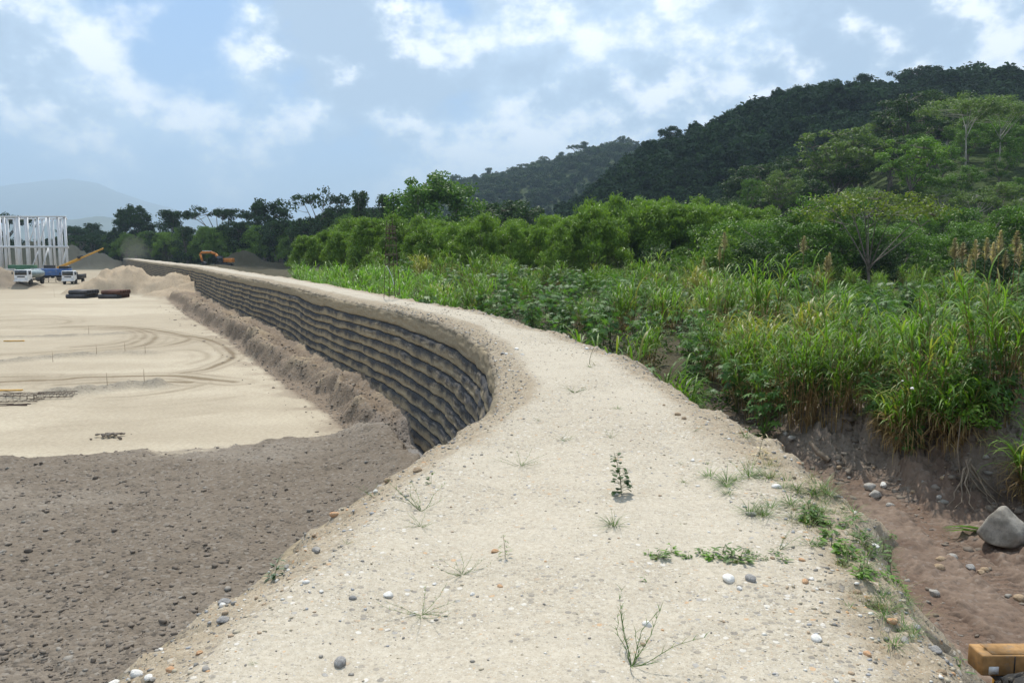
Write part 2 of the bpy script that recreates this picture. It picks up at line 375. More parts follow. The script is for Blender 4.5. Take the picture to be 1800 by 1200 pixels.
MAT['glass'] = plain('dark_window', (0.02, 0.025, 0.03), 0.08, 0, 0.1, 2.0, 0.7)
MAT['rubber'] = plain('tyre_rubber', (0.028, 0.027, 0.026), 0.85, 0, 0.3, 6.0, 0.25, (0.13, 0.11, 0.085))
MAT['dark'] = plain('dark_metal', (0.035, 0.035, 0.038), 0.6, 0.2, 0.3, 4.0)
MAT['tank'] = plain('dull_tank', (0.20, 0.25, 0.26), 0.4, 0.3, 0.2, 1.5)
MAT['orange'] = plain('orange_paint', (0.62, 0.20, 0.018), 0.45, 0, 0.08, 1.5, 0.45, (0.30, 0.17, 0.07))
MAT['yellow'] = plain('worn_yellow_paint', (0.56, 0.30, 0.035), 0.5, 0, 0.12, 3.0, 0.4, (0.30, 0.19, 0.085))
MAT['ystain'] = plain('dusty_yellow_paint', (0.34, 0.20, 0.085), 0.8, 0, 0.3, 5.0, 0.2, (0.22, 0.17, 0.12))
MAT['blue'] = plain('blue_paint', (0.05, 0.12, 0.30), 0.5, 0, 0.2, 1.0, 0.4, (0.20, 0.2, 0.2))
MAT['greenp'] = plain('green_paint', (0.04, 0.12, 0.06), 0.6, 0, 0.2, 1.0)
MAT['concrete'] = plain('concrete', (0.40, 0.39, 0.37), 0.9, 0, 0.15, 1.0, 0.2)
MAT['pipe_k'] = plain('black_pipe', (0.05, 0.047, 0.05), 0.55, 0.2, 0.3, 2.0)
MAT['pipe_r'] = plain('rusty_pipe', (0.10, 0.048, 0.032), 0.75, 0.2, 0.3, 2.0)
MAT['wood'] = plain('old_timber', (0.36, 0.29, 0.21), 0.85, 0, 0.25, 5.0)
MAT['woodgrey'] = plain('weathered_wood', (0.21, 0.165, 0.12), 0.85, 0, 0.25, 6.0)
MAT['wall_house'] = plain('house_wall', (0.36, 0.30, 0.27), 0.85, 0, 0.1, 1.0)
MAT['roof'] = plain('zinc_roof', (0.42, 0.42, 0.43), 0.5, 0.3, 0.1, 1.0)

# ------------------------------------------------------------------ embankment paths (plan), left and right edge of the top
ST = np.array([  # Lx, Ly, Rx, Ry
 (-2.6, -9, 2.2, -9), (-2.3, -4, 2.05, -4), (-2.0, 0.5, 2.0, 0.5), (-1.88, 3.3, 2.08, 3.4), (-1.60, 4.5, 2.32, 4.5), (-1.42, 5.6, 2.56, 5.6),
 (-0.86, 7.6, 2.64, 7.5), (-0.36, 9.2, 2.58, 9.4), (-0.2, 11, 2.36, 11.3), (-0.3, 13.2, 2.06, 14.0), (-0.58, 16.5, 1.55, 17.2), (-1.25, 19.5, 0.62, 20.2),
 (-2.3, 22.6, -0.5, 23.3), (-3.9, 26.4, -2.15, 27.2), (-5.7, 30.3, -3.95, 31.2), (-9.4, 38, -7.45, 38.9), (-15.7, 51.7, -13.6, 52.6), (-25.7, 71, -23.4, 72.1), (-44, 108, -41.5, 109.3),
 (-79, 172, -76.2, 173.6), (-120, 248, -117, 249.6), (-142, 288, -139, 289.6)], float)
def cat(P, m=24):
    P = np.vstack([2 * P[0] - P[1], P, 2 * P[-1] - P[-2]]); out = []
    for i in range(1, len(P) - 2):
        t = np.linspace(0, 1, m, endpoint=False)[:, None]; a, b, c, d = P[i - 1:i + 3]
        out.append(0.5 * ((2 * b) + (c - a) * t + (2 * a - 5 * b + 4 * c - d) * t ** 2 + (3 * b - a - 3 * c + d) * t ** 3))
    return np.vstack(out + [P[-2:-1]])
PATH = cat(ST)
dist_cam = np.hypot(PATH[:, 0], PATH[:, 1])
cum = np.concatenate([[0], np.cumsum(np.hypot(*np.diff(PATH[:, :2], axis=0).T))])
def path_at(s): return np.stack([np.interp(s, cum, PATH[:, k]) for k in range(4)], 1)
fLx = lambda y: np.interp(y, PATH[:, 1], PATH[:, 0]); fRx = lambda y: np.interp(y, PATH[:, 3], PATH[:, 2])
def fcos(y):
    d = (fLx(y + 1.0) - fLx(y - 1.0)) / 2.0; return 1 / np.sqrt(1 + d * d)
TOPZ = 3.7
def topz(x, y):
    return TOPZ + 0.10 * fbm(x * 0.12, y * 0.12, 3, 3) + 0.03 * fbm(x * 1.1, y * 1.1, 5, 4)

# ------------------------------------------------------------------ ground sheet
MOUNDS = []   # x, y, radius x, radius y, height, colour key
def mound_h(x, y, mx, my, rx, ry, h, s):
    d = np.hypot((x - mx) / rx, (y - my) / ry) + 0.28 * fbm(x * 2.2 / rx, y * 2.2 / rx, s, 4)
    return h * np.clip(1 - d, 0, 1) ** 0.85 * (1 + 0.30 * fbm(x * 6 / rx, y * 6 / rx, s + 5, 5, 0.62))
def P2(u, v, z=0.0): return at(u, v, z)[:2]
m1 = P2(222, 517)
YARD_MOUNDS = [(m1[0] - 0.5, m1[1] + 3, 8.0, 6.5, 4.1, 11), (m1[0] + 6.5, m1[1] + 1, 7.0, 5.5, 3.3, 12), (m1[0] - 5, m1[1] + 1.5, 5.0, 4.0, 2.0, 13),
               (m1[0] + 11, m1[1] - 4, 7, 6, 1.9, 14)]
b0 = P2(8, 508); DARK_MOUNDS = [(b0[0] - 4, b0[1] + 3, 8.5, 5, 4.0, 21)]
for u, y, rx, h, s in ((62, 300, 20, 10.5, 22), (130, 290, 13, 9.0, 23), (165, 285, 15, 6.5, 24), (20, 310, 16, 6, 25)):
    q = atd(u, 445, y); DARK_MOUNDS.append((q[0], y, rx, 12, h, s))
q = atd(428, 445, 240); DARK_MOUNDS.append((q[0], 240, 7.5, 7, 4.6, 26)); q = atd(455, 445, 236); DARK_MOUNDS.append((q[0], 236, 11, 6, 2.2, 27))
RIGHT_MOUNDS = []
for u, v, rx, ry, h, s in ((1490, 800, 1.9, 3.2, 1.25, 31), (1430, 752, 2.0, 2.4, 0.6, 32), (1690, 862, 2.6, 1.7, 0.95, 33), (1775, 850, 2.4, 1.6, 0.9, 34), (1585, 815, 1.6, 1.5, 0.6, 35), (1790, 985, 1.2, 1.6, 0.5, 36), (1215, 590, 1.6, 1.6, 1.6, 37)):
    q = P2(u, v); RIGHT_MOUNDS.append((q[0], q[1], rx, ry, h, s))
def benchtop(y):   # height of soil banked against the wall face
    return np.interp(y, [0, 20, 22.2, 23.6, 27, 31, 60, 100, 150, 300], [-0.3, -0.3, -0.1, 0.72, 0.80, 0.95, 0.9, 0.85, 0.6, 0.4])
def benchw(y): return np.interp(y, [0, 12, 18, 21.5, 24, 31, 43, 84, 110, 160, 300], [1.15, 1.25, 1.4, 1.5, 1.8, 2.1, 2.5, 3.4, 3.6, 3, 3])
def brown_edge(x, y):   # >0 inside the dark soil area
    yb = np.interp(x, [-40, -13.5, -8, -5, -3.6, 0], [20.2, 20.2, 21.2, 22.6, 24.6, 26.5])
    return yb - y + 1.1 * fbm(x * 0.5, y * 0.5, 41, 4)
def rise_right(x, y):
    z = 0.9 * ss(x - np.interp(y, [0, 14, 22, 40], [10.3, 9.6, 8.4, 8.5]), 0, 3.2) * ss(y, -5, 5)
    z = np.maximum(z, 1.15 * ss(y, 27, 42))
    z = z + ss(y, 20, 30) * 0.9 * fbm(x * 0.13, y * 0.13, 62, 3) + 1.15 * np.exp(-((x + 9) / 17) ** 2 - ((y - 70) / 17) ** 2) + 0.5 * ss(x, 14, 30)
    return z
def hgt(x, y):
    x = np.asarray(x, float); y = np.asarray(y, float)
    c = fcos(y); p = (fLx(y) - x) * c; q = (x - fRx(y)) * c
    und = 0.10 * fbm(x * 0.05, y * 0.05, 51, 3) + 0.02 * fbm(x * 0.8, y * 0.8, 52, 3)
    # left
    br = ss(brown_edge(x, y), -0.6, 1.0)
    isl = bool(np.any(p > -1.0)); isr = bool(np.any(p < 0))
    zl = und + br * (0.40 + 0.16 * fbm(x * 0.5, y * 0.5, 53, 3) + 0.075 * fbm(x * 3, y * 3, 54, 4, 0.6))
    zl = zl + br * 0.34 * np.exp(-((p - 1.7) / 0.9) ** 2) * ss(y, 23.5, 21.5)
    bt = benchtop(y) * (1 + 0.42 * fbm(x * 0.3, y * 0.3, 55, 4)); bw = benchw(y) * (1 + 0.38 * fbm(y * 0.28, y * 0.0, 56, 4)) + 0.30 * fbm(x * 1.3, y * 1.3, 57, 4, 0.62)
    lump = 0.17 * fbm(x * 2.2, y * 2.2, 58, 5, 0.62)
    bench = bt - 0.22 * np.exp(-((p - 0.95) / 0.5) ** 2) + 0.12 * np.exp(-((p - bw + 0.5) / 0.35) ** 2) + lump
    shp = np.interp(y, [20, 25], [0.10, 0.85]) * (1 + 0.8 * fbm(y * 0.7, y * 0.0, 59, 3)); wgt = 1 - ss(p, bw - shp, bw + 0.08)
    zl = zl * (1 - wgt) + bench * wgt
    for mx, my, rx, ry, h, s in (YARD_MOUNDS + DARK_MOUNDS if isl else ()): zl = np.maximum(zl, mound_h(x, y, mx, my, rx, ry, h, s) - 0.05 + und * 0.5)
    for pts, h in (WINDROWS if isl else ()):
        d = pdist(x, y, pts); k = 1 + 0.55 * fbm(x * 1.5, y * 1.5, 71, 4, 0.6)
        zl = zl + 1.5 * h * np.clip(k, 0.5, 2) * np.exp(-(d / 0.5) ** 2)
    # right
    if not isr: return zl
    zr = und + rise_right(x, y) + 1.0 * np.exp(-((x + 80) / 9) ** 2 - ((y - 224) / 16) ** 2) + 0.12 * fbm(x * 0.7, y * 0.7, 61, 4)
    for mx, my, rx, ry, h, s in RIGHT_MOUNDS: zr = zr + mound_h(x, y, mx, my, rx, ry, h, s) * (1 + 0.6 * fbm(x * 2.0, y * 2.0, 68, 5, 0.65))
    zr = zr + ss(np.hypot(x - 11, y - 17), 9, 4) * (0.19 * fbm(x * 2.4, y * 2.4, 69, 5, 0.65))
    zr = zr + mound_h(x, y, DARK_MOUNDS[-2][0], 240, 7.5, 7, 4.6, 26) + mound_h(x, y, DARK_MOUNDS[-1][0], 236, 11, 6, 2.2, 27)
    tr = ss(np.abs(x - 7.4 - 0.03 * (y - 12)), 2.0, 1.2) * ss(y, 21, 17)
    zr = zr * (1 - 0.75 * tr)
    zr = zr + 0.05 * tr * fbm(x * 4, y * 4, 67, 3)
    far = ss(y, 160, 320)
    left = ss(p, -1.0, 0.0)
    return zl * left + zr * (1 - left)
def pdist(x, y, pts):
    d = np.full(np.shape(x), 1e9)
    for (ax, ay), (bx, by) in zip(pts[:-1], pts[1:]):
        vx, vy = bx - ax, by - ay; L = vx * vx + vy * vy + 1e-9
        t = np.clip(((x - ax) * vx + (y - ay) * vy) / L, 0, 1)
        d = np.minimum(d, np.hypot(x - ax - t * vx, y - ay - t * vy))
    return d
def ZP(l, z=0.0): return [tuple(P2(a / 4, 500 + b / 4, z)) for a, b in l]
def smooth_line(l, m=6): return [tuple(q) for q in cat(np.array(l), m)]
WINDROWS = [(ZP([(-400, 820), (60, 800), (250, 783), (500, 765), (750, 738), (950, 716), (1100, 714)]), 0.20),
            (ZP([(-400, 560), (0, 547), (250, 522), (560, 500), (900, 487), (1060, 482)]), 0.12),
            (ZP([(-300, 375), (0, 370), (350, 365), (600, 355), (850, 342)]), 0.08)]
TRACKS = [([(430, 295), (700, 292), (900, 300), (1100, 320), (1300, 355), (1450, 380), (1560, 425), (1620, 470), (1640, 500), (1610, 530), (1540, 560), (1440, 595), (1280, 620)], 0.22, 0.75),
          ([(-200, 500), (300, 475), (600, 455), (850, 430), (980, 390), (1020, 350), (950, 320), (800, 306), (500, 300), (0, 305)], 0.3, 0.45),
          ([(300, 490), (800, 455), (1000, 427), (1080, 385), (1090, 348), (1000, 318), (900, 306)], 0.3, 0.5),
          ([(650, 478), (900, 455), (1150, 432), (1300, 395), (1330, 372), (1250, 356), (1100, 335)], 0.3, 0.42),
          ([(500, 440), (800, 415), (930, 380), (950, 345), (880, 322), (600, 312)], 0.28, 0.4),
          ([(1320, 560), (1450, 520), (1450, 480), (1350, 460), (1150, 470), (900, 478)], 0.3, 0.25),
          ([(-200, 690), (200, 672), (450, 662), (600, 647), (1000, 640), (1250, 640), (1450, 662), (1650, 682)], 0.32, 0.75),
          ([(400, 700), (600, 688), (900, 680), (1100, 680), (1330, 684)], 0.35, 0.55),
          ([(700, 790), (1000, 775), (1250, 740), (1480, 690)], 0.25, 0.3),
          ([(0, 645), (300, 640)], 0.3, 0.5), ([(0, 250), (300, 240), (480, 250), (420, 275), (0, 300)], 0.4, 0.35), ([(0, 225), (350, 215), (500, 240)], 0.4, 0.2),
          ([(350, 170), (700, 155), (950, 160), (1020, 172), (900, 185)], 0.5, -0.35), ([(200, 830), (700, 860), (1200, 840), (1700, 780)], 0.3, 0.14), ([(300, 1000), (900, 960), (1500, 900)], 0.3, 0.12)]
TRACKS = [(smooth_line(ZP(l)), wd * (0.8 if k > 0 else 1), k) for l, wd, k in TRACKS]

angs = np.concatenate([np.linspace(-180, -48, 24, endpoint=False), np.linspace(-48, -37, 20, endpoint=False), np.linspace(-37, 37, 640, endpoint=False), np.linspace(37, 48, 20, endpoint=False), np.linspace(48, 180, 25)])
rads = np.concatenate([np.geomspace(1.5, 8, 40, endpoint=False), np.geomspace(8, 150, 590, endpoint=False), np.geomspace(150, 420, 70, endpoint=False), np.geomspace(420, 16500, 30)])
A_, R_ = np.meshgrid(np.radians(angs), rads); gx = (R_ * np.sin(A_)).ravel(); gy = (R_ * np.cos(A_)).ravel()
gz = hgt(gx, gy)
cc = fcos(gy); gp = (fLx(gy) - gx) * cc; gq = (gx - fRx(gy)) * cc
under = (gp < 0.1) & (gq < 0.3) & (gy < 285)
gz = np.where(under, -0.6, gz)
gz = np.where(R_.ravel() > 400, gz * 0.2 - 1.0, gz)
SAND = np.array((0.45, 0.395, 0.302)); SAND2 = np.array((0.385, 0.333, 0.25)); BROWN = np.array((0.180, 0.150, 0.118)); BROWN2 = np.array((0.235, 0.203, 0.165))
SPOIL = np.array((0.215, 0.168, 0.124)); SPOILL = np.array((0.315, 0.252, 0.175)); DIRT = np.array((0.115, 0.085, 0.066)); DIRT2 = np.array((0.19, 0.15, 0.12)); FLOOR = np.array((0.055, 0.048, 0.028))
def lerp(a, b, t): return a + (b - a) * np.asarray(t)[:, None]
nA = fbm(gx * 0.08, gy * 0.08, 81, 4); nB = fbm(gx * 0.9, gy * 0.9, 82, 4); nS = fbm(gx * 0.10 + 3, gy * 0.55, 83, 4)
col = lerp(np.tile(SAND, (len(gx), 1)), SAND2, ss(nA + 0.6 * nS, -0.35, 0.35))
rough = 0.12 + 0 * gx
trk = np.zeros(len(gx)); sel = (gp > 0) & (gy < 110) & (gy > 15)
for pts, wd, k in TRACKS:
    d = pdist(gx[sel], gy[sel], pts)
    wob = 1 + 0.9 * fbm(gx[sel] * 0.35, gy[sel] * 0.35, 84, 3)
    dd_ = d + 0.10 * fbm(gx[sel] * 0.8, gy[sel] * 0.8, 86, 3); prof = np.exp(-(dd_ / (wd * 0.75)) ** 2) * 0.95 + 0.35 * np.exp(-((d - wd * 3.2) / (wd * 0.6)) ** 2) + 0.25 * np.exp(-(d / (wd * 4.0)) ** 2)
    trk[sel] = np.where(k > 0, np.maximum(trk[sel], np.clip(prof * k * wob, 0, 1)), np.where(trk[sel] == 0, prof * k, trk[sel]))
col = lerp(col, np.array((0.175, 0.135, 0.085)), np.clip(trk * 1.4, 0, 1) * 0.92); col = lerp(col, np.array((0.56, 0.50, 0.37)), np.clip(-trk, 0, 1))
for pts, h in WINDROWS:
    d = pdist(gx, gy, pts); k = np.exp(-(d / 0.6) ** 2) * np.clip(0.75 + nB, 0, 1) * (gp > 0)
    col = lerp(col, np.array((0.27, 0.24, 0.19)), k); rough = rough + 0.8 * k
br = ss(brown_edge(gx, gy) + 1.3 * nB + 0.8 * fbm(gx * 2.6, gy * 2.6, 87, 4, 0.65), -0.7, 0.9) * (gp > 0)
brc = lerp(np.tile(BROWN, (len(gx), 1)), BROWN2, ss(fbm(gx * 0.3, gy * 0.5, 85, 4), -0.3, 0.4))
col = col * (1 - br[:, None]) + brc * br[:, None]; rough = np.maximum(rough, br)
bwv = benchw(gy) * 1.12 + 0.25 * nB
be = (1 - ss(gp, bwv - 0.1, bwv + 0.35)) * (gp > -0.2) * ss(gy, 20, 24)
bec = lerp(np.tile(SPOIL, (len(gx), 1)), SPOILL, ss(nB + gz - 1.0, -0.25, 0.35))
bec = lerp(bec, np.array((0.22, 0.20, 0.185)), ss(gy, 25, 21))
col = col * (1 - be[:, None]) + bec * be[:, None]; rough = np.maximum(rough, be * 0.9)
gv = (gp > -0.2) * (1 - ss(gp, 0.9, 1.2)) * (1 - ss(gy, 21, 23)); col = lerp(col, np.array((0.25, 0.245, 0.24)), gv); rough = np.maximum(rough, gv)
halo = ss(gp - bwv, 1.6, 0.0) * (gp > 0) * ss(nB, -0.1, 0.3) * 0.6; col = lerp(col, SPOIL, halo * (1 - br) * (1 - be)); rough = np.maximum(rough, halo * 0.6)
for mx, my, rx, ry, h, s in YARD_MOUNDS:
    k = ss(mound_h(gx, gy, mx, my, rx, ry, h, s), 0.05, 0.4); col = lerp(col, np.array((0.40, 0.32, 0.225)) , k * 0.9); rough = np.maximum(rough, k * 0.7)
for mx, my, rx, ry, h, s in DARK_MOUNDS:
    k = ss(mound_h(gx, gy, mx, my, rx, ry, h, s), 0.05, 0.4); col = lerp(col, np.array((0.215, 0.175, 0.14)), k); rough = np.maximum(rough, k * 0.6)
yf = ss(gy, 100, 130) * (gp > 0); col = lerp(col, np.array((0.30, 0.25, 0.18)), yf * 0.6)
ri = ss(gq, -0.3, 0.3)
rc = lerp(np.tile(DIRT, (len(gx), 1)), DIRT2, ss(nB + nA, -0.3, 0.35))
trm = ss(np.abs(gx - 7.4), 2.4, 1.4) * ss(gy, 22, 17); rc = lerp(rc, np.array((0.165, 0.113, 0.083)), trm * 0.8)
for mx, my, rx, ry, h, s in RIGHT_MOUNDS:
    k = ss(mound_h(gx, gy, mx, my, rx, ry, h, s), 0.05, 0.5); rc = lerp(rc, np.array((0.225, 0.185, 0.15)), k * 0.85)
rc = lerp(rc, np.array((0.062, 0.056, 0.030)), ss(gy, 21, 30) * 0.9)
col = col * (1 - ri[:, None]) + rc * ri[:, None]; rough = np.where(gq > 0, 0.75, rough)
fr = ss(R_.ravel(), 240, 420); col = lerp(col, np.array((0.05, 0.065, 0.03)), fr)
ncol = len(angs)
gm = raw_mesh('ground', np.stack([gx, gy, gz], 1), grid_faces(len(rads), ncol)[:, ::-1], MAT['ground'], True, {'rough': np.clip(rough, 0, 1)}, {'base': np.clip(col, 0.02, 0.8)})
ground = ob('ground', gm); tag(ground, 'pale sand yard and brown soil spreading out below the embankment', None, None, 'structure')
def at_px(u, v):
    """where the sight line of a photo pixel first meets the ground"""
    d = ray(u, v); t = np.geomspace(5, 400, 700); P = np.array((0, 0, CAMZ)) + d * t[:, None]
    if P[0, 0] > fRx(P[0, 1]): P = P[(P[:, 0] - fRx(P[:, 1])) > 2.3]
    h = hgt(P[:, 0], P[:, 1]); k = np.argmax(P[:, 2] <= h)
    if P[k, 2] > h[k]: return at(u, v, 0)
    return np.array((P[k, 0], P[k, 1], h[k]))
ghz = lambda x, y: float(hgt(np.array([x]), np.array([y]))[0])

# ------------------------------------------------------------------ embankment top with its shoulders
rows = [0.0]
while rows[-1] < cum[-1] - 0.5:
    k = int(np.searchsorted(cum, rows[-1])); d = dist_cam[min(k, len(dist_cam) - 1)]
    rows.append(rows[-1] + min(2.5, max(0.018, 0.0058 * d) if PATH[min(k, len(PATH) - 1), 1] > 1.5 else 0.25))
rows = np.array(rows); PA = path_at(rows)
Lp = PA[:, :2]; Rp = PA[:, 2:]; W = np.linalg.norm(Rp - Lp, axis=1); D = (Rp - Lp) / W[:, None]
jit = lambda s, f, a: a * fbm(rows * f, rows * 0 + s, s, 4, 0.6)
jl = jit(3, 0.7, 0.10) + jit(9, 2.5, 0.05); jr = (jit(5, 0.6, 0.2) + jit(6, 2.3, 0.13)) * np.interp(PA[:, 1], [2.5, 3.5, 6.5], [0.2, 0.35, 1.0]) - np.interp(PA[:, 1], [2.0, 3.4, 5], [0.12, 0.08, 0])
tin = np.concatenate([np.linspace(0.08, 0.92, 118)])
cols_ = []; zz = []; ed = []
def addc(u_abs, z, e): cols_.append(u_abs); zz.append(z); ed.append(e)
for u, z, e in ((0.12, -0.80, 1), (0.07, -0.50, 1), (0.01, -0.28, 1), (-0.03, -0.20, 1), (0.06, -0.13, 1), (0.18, -0.09, 1), (0.32, -0.05, 0.9), (0.45, -0.02, 0.7)): addc(u + jl * (1 if u < 0.2 else 0.5), z + 0 * rows, e)
ncl = len(cols_)
for t in np.linspace(0, 1, 120):
    a = 0.5 + jl * 0.3; b = W - 0.5 + jr * 0.6
    e = max(0, 1 - t / 0.13) * 0.55 + max(0, 1 - (1 - t) / 0.22) * 0.6
    addc(a + (b - a) * t, 0 * rows, e)
SLU = np.concatenate([np.linspace(-0.3, 0.5, 17), np.linspace(0.56, 2.6, 20)])
for u in SLU:
    z = float(np.interp(u, [-0.3, -0.12, 0.0, 0.1, 0.22, 0.42, 0.75, 1.15, 1.6, 2.1, 2.6], [-0.02, -0.06, -0.14, -0.30, -0.6, -0.95, -1.5, -2.2, -2.9, -3.6, -4.2])); addc(W + u + jr, z + 0 * rows, 1)
U = np.stack(cols_, 1); Z = np.stack(zz, 1); E = np.tile(np.array(ed), (len(rows), 1))
X = Lp[:, 0:1] + D[:, 0:1] * U; Y = Lp[:, 1:2] + D[:, 1:2] * U
edge_rough = (U < 0.3) * 1.0 + (U > (W[:, None] - 0.35)) * 1.0
Zt = topz(X, Y) + Z + edge_rough * (0.085 * fbm(X * 4, Y * 4, 91, 5, 0.65) - 0.06 * np.clip(fbm(X * 2.2, Y * 2.2, 95, 3), 0, 1)) + 0.012 * fbm(X * 7, Y * 7, 92, 3) \
     - 0.04 * np.exp(-((U - W[:, None] * 0.32) / 0.3) ** 2) - 0.035 * np.exp(-((U - W[:, None] * 0.68) / 0.3) ** 2)
out_ = ss(U - W[:, None], -0.05, 0.25)
Zn = fbm(X * 2.1 + Z * 1.7, Y * 2.6 + Z, 93, 6, 0.68)
X = X + D[:, 0:1] * out_ * Zn * 0.40; Y = Y + D[:, 1:2] * out_ * Zn * 0.40
E = np.clip(E + 0.7 * ss(fbm(X * 0.25, Y * 0.25, 94, 4), 0.1, 0.45) * 0.5, 0, 1)
bm_ = raw_mesh('gravel_embankment', np.stack([X, Y, Zt], -1).reshape(-1, 3), grid_faces(len(rows), U.shape[1]), MAT['gravel'], True, {'edge': E.ravel()})
berm = ob('gravel_embankment', bm_); tag(berm, 'curving pale sand and gravel embankment top one can walk along', None, None, 'structure')
ty_ = np.arange(9.0, 18.5, 0.034); tx_ = np.arange(5.3, 10.4, 0.034); TX, TY = np.meshgrid(tx_, ty_)
ctr = 7.4 + 0.05 * (TY - 12) + 0.012 * (TY - 12) ** 2
rut = 0
for off in (-0.8, 0.75):
    k = TX - ctr - off; inr = np.exp(-(np.abs(k) / 0.27) ** 6); wear = np.clip(0.75 + 1.6 * fbm(TX * 0.6, TY * 0.6, 441, 3), 0, 1)
    rut = rut - 0.075 * np.exp(-(k / 0.3) ** 4) + 0.065 * np.exp(-((np.abs(k) - 0.40) / 0.10) ** 2) * (0.5 + 1.6 * fbm(TX * 3.5, TY * 3.5, 442, 5, 0.65)) \
        + 0.026 * inr * wear * np.clip(np.sin(TY * 36 + np.abs(k) * 14 + 0.8 * fbm(TX, TY, 443, 2)) * 3, -1, 1)
rut = rut + 0.05 * fbm(TX * 3.4, TY * 3.4, 444, 6, 0.7) + 0.02
bord = ss(np.minimum.reduce([TX - tx_[0], tx_[-1] - TX, TY - ty_[0], ty_[-1] - TY]), 0, 0.7)
TZ = hgt(TX.ravel(), TY.ravel()).reshape(TX.shape) + (rut + 0.03) * bord - 0.06 * (1 - bord)
tcol = lerp(np.tile((0.115, 0.079, 0.060), (TX.size, 1)), np.array((0.205, 0.153, 0.118)), ss(fbm(TX * 0.8, TY * 0.8, 445, 4).ravel() + 4 * rut.ravel(), -0.35, 0.45))
dt = raw_mesh('dirt_track', np.stack([TX, TY, TZ], -1).reshape(-1, 3), grid_faces(*TX.shape), MAT['ground'], True, {'rough': np.full(TX.size, 0.5)}, {'base': tcol})
tag(ob('dirt_track', dt), 'reddish brown dirt track with tyre marks right of the embankment', None, None, 'structure')
def top_surf(x, y): return float(topz(np.array(x), np.array(y)))

# ------------------------------------------------------------------ retaining wall of wrapped soil courses
wall = ob('retaining_wall', None, None, (-0.3, 12, 0)); tag(wall, 'long curving retaining wall of dusty black geotextile wrapped soil courses', 'retaining wall')
rs = rows[np.searchsorted(rows, 2.0):]; rs = rs[::1]
PW = path_at(rs); Lw = PW[:, :2]; Dw = PW[:, 2:] - PW[:, :2]; Dw /= np.linalg.norm(Dw, axis=1)[:, None]
th = np.linspace(-0.5, 0.5, 17)
NC = 11; ch = 0.34
sag0 = 0.13 * fbm(rs * 0.16, rs * 0, 101, 3) + 0.05 * fbm(rs * 0.5, rs * 0, 102, 2)
seams = []
for k in range(NC + 1):
    seams.append(TOPZ - 0.21 - (k * ch + (0.10 if k else 0)) + sag0 * min(1, 0.15 + k * 0.6) + (0.065 * fbm(rs * 0.40, rs * 0 + k, 110 + k, 4) if k else 0))
for k in range(NC):
    zt = seams[k]; zb = seams[k + 1]
    bag = fbm(rs * 0.9, rs * 0 + k * 3.3, 130 + k, 3, 0.6)
    crease = np.abs(np.sin(rs * pi / 1.35 + k * 1.9 + 2.2 * vn(rs * 0.3, rs * 0, 150 + k)))
    bul = 0.072 + 0.07 * bag + 0.06 * (crease ** 0.3 - 0.8)
    if k == 0: bul = 0.06 + 0.05 * bag
    base = -0.02 - 0.052 * k - 0.04 * fbm(rs * 0.25, rs * 0 + k, 160 + k, 2)
    t = th[None, :]
    prof = np.clip(1 - np.abs(2 * t) ** 3.0, 0, 1) ** 0.5
    low = prof * (1 + 0.25 * (-t))           # bellies hang a little low
    u = base[:, None] - (bul[:, None] * low) - 0.035 * vn(rs[:, None] * 3.0 + k, t * 5 + 0 * rs[:, None], 170 + k) - 0.02 * vn(rs[:, None] * 8.0 + k, t * 9 + 0 * rs[:, None], 175 + k)
    z = zt[:, None] * (0.5 + t) + zb[:, None] * (0.5 - t)
    z = z + 0.012 * vn(rs[:, None] * 2.0, t * 5 + 0 * rs[:, None], 180 + k)
    x = Lw[:, 0:1] + Dw[:, 0:1] * u; y = Lw[:, 1:2] + Dw[:, 1:2] * u
    # top tuck and bottom tuck go back into the fill
    def tuck(zc): return np.stack([Lw[:, 0] + Dw[:, 0] * 0.35, Lw[:, 1] + Dw[:, 1] * 0.35, zc], -1)[:, None]
    V = np.concatenate([tuck(zb + 0.004), np.stack([x, y, z], -1), tuck(zt - 0.004)], 1)
    vv = np.concatenate([[1.0], 0.5 - th, [0.0]])
    me = raw_mesh('wrapped_course', V.reshape(-1, 3), grid_faces(len(rs), V.shape[1])[:, ::-1], MAT['wraptop' if k == 0 else 'wrap'], True,
                  {'v': np.tile(vv, len(rs)), 's': np.repeat(rs, V.shape[1])})
    o = ob('wrapped_course', me); o.parent = wall; o.matrix_parent_inverse = Matrix.Translation((0.3, -12, 0))
    if k == 0: o['label'] = 'tan sandy top course with vertical streaks'

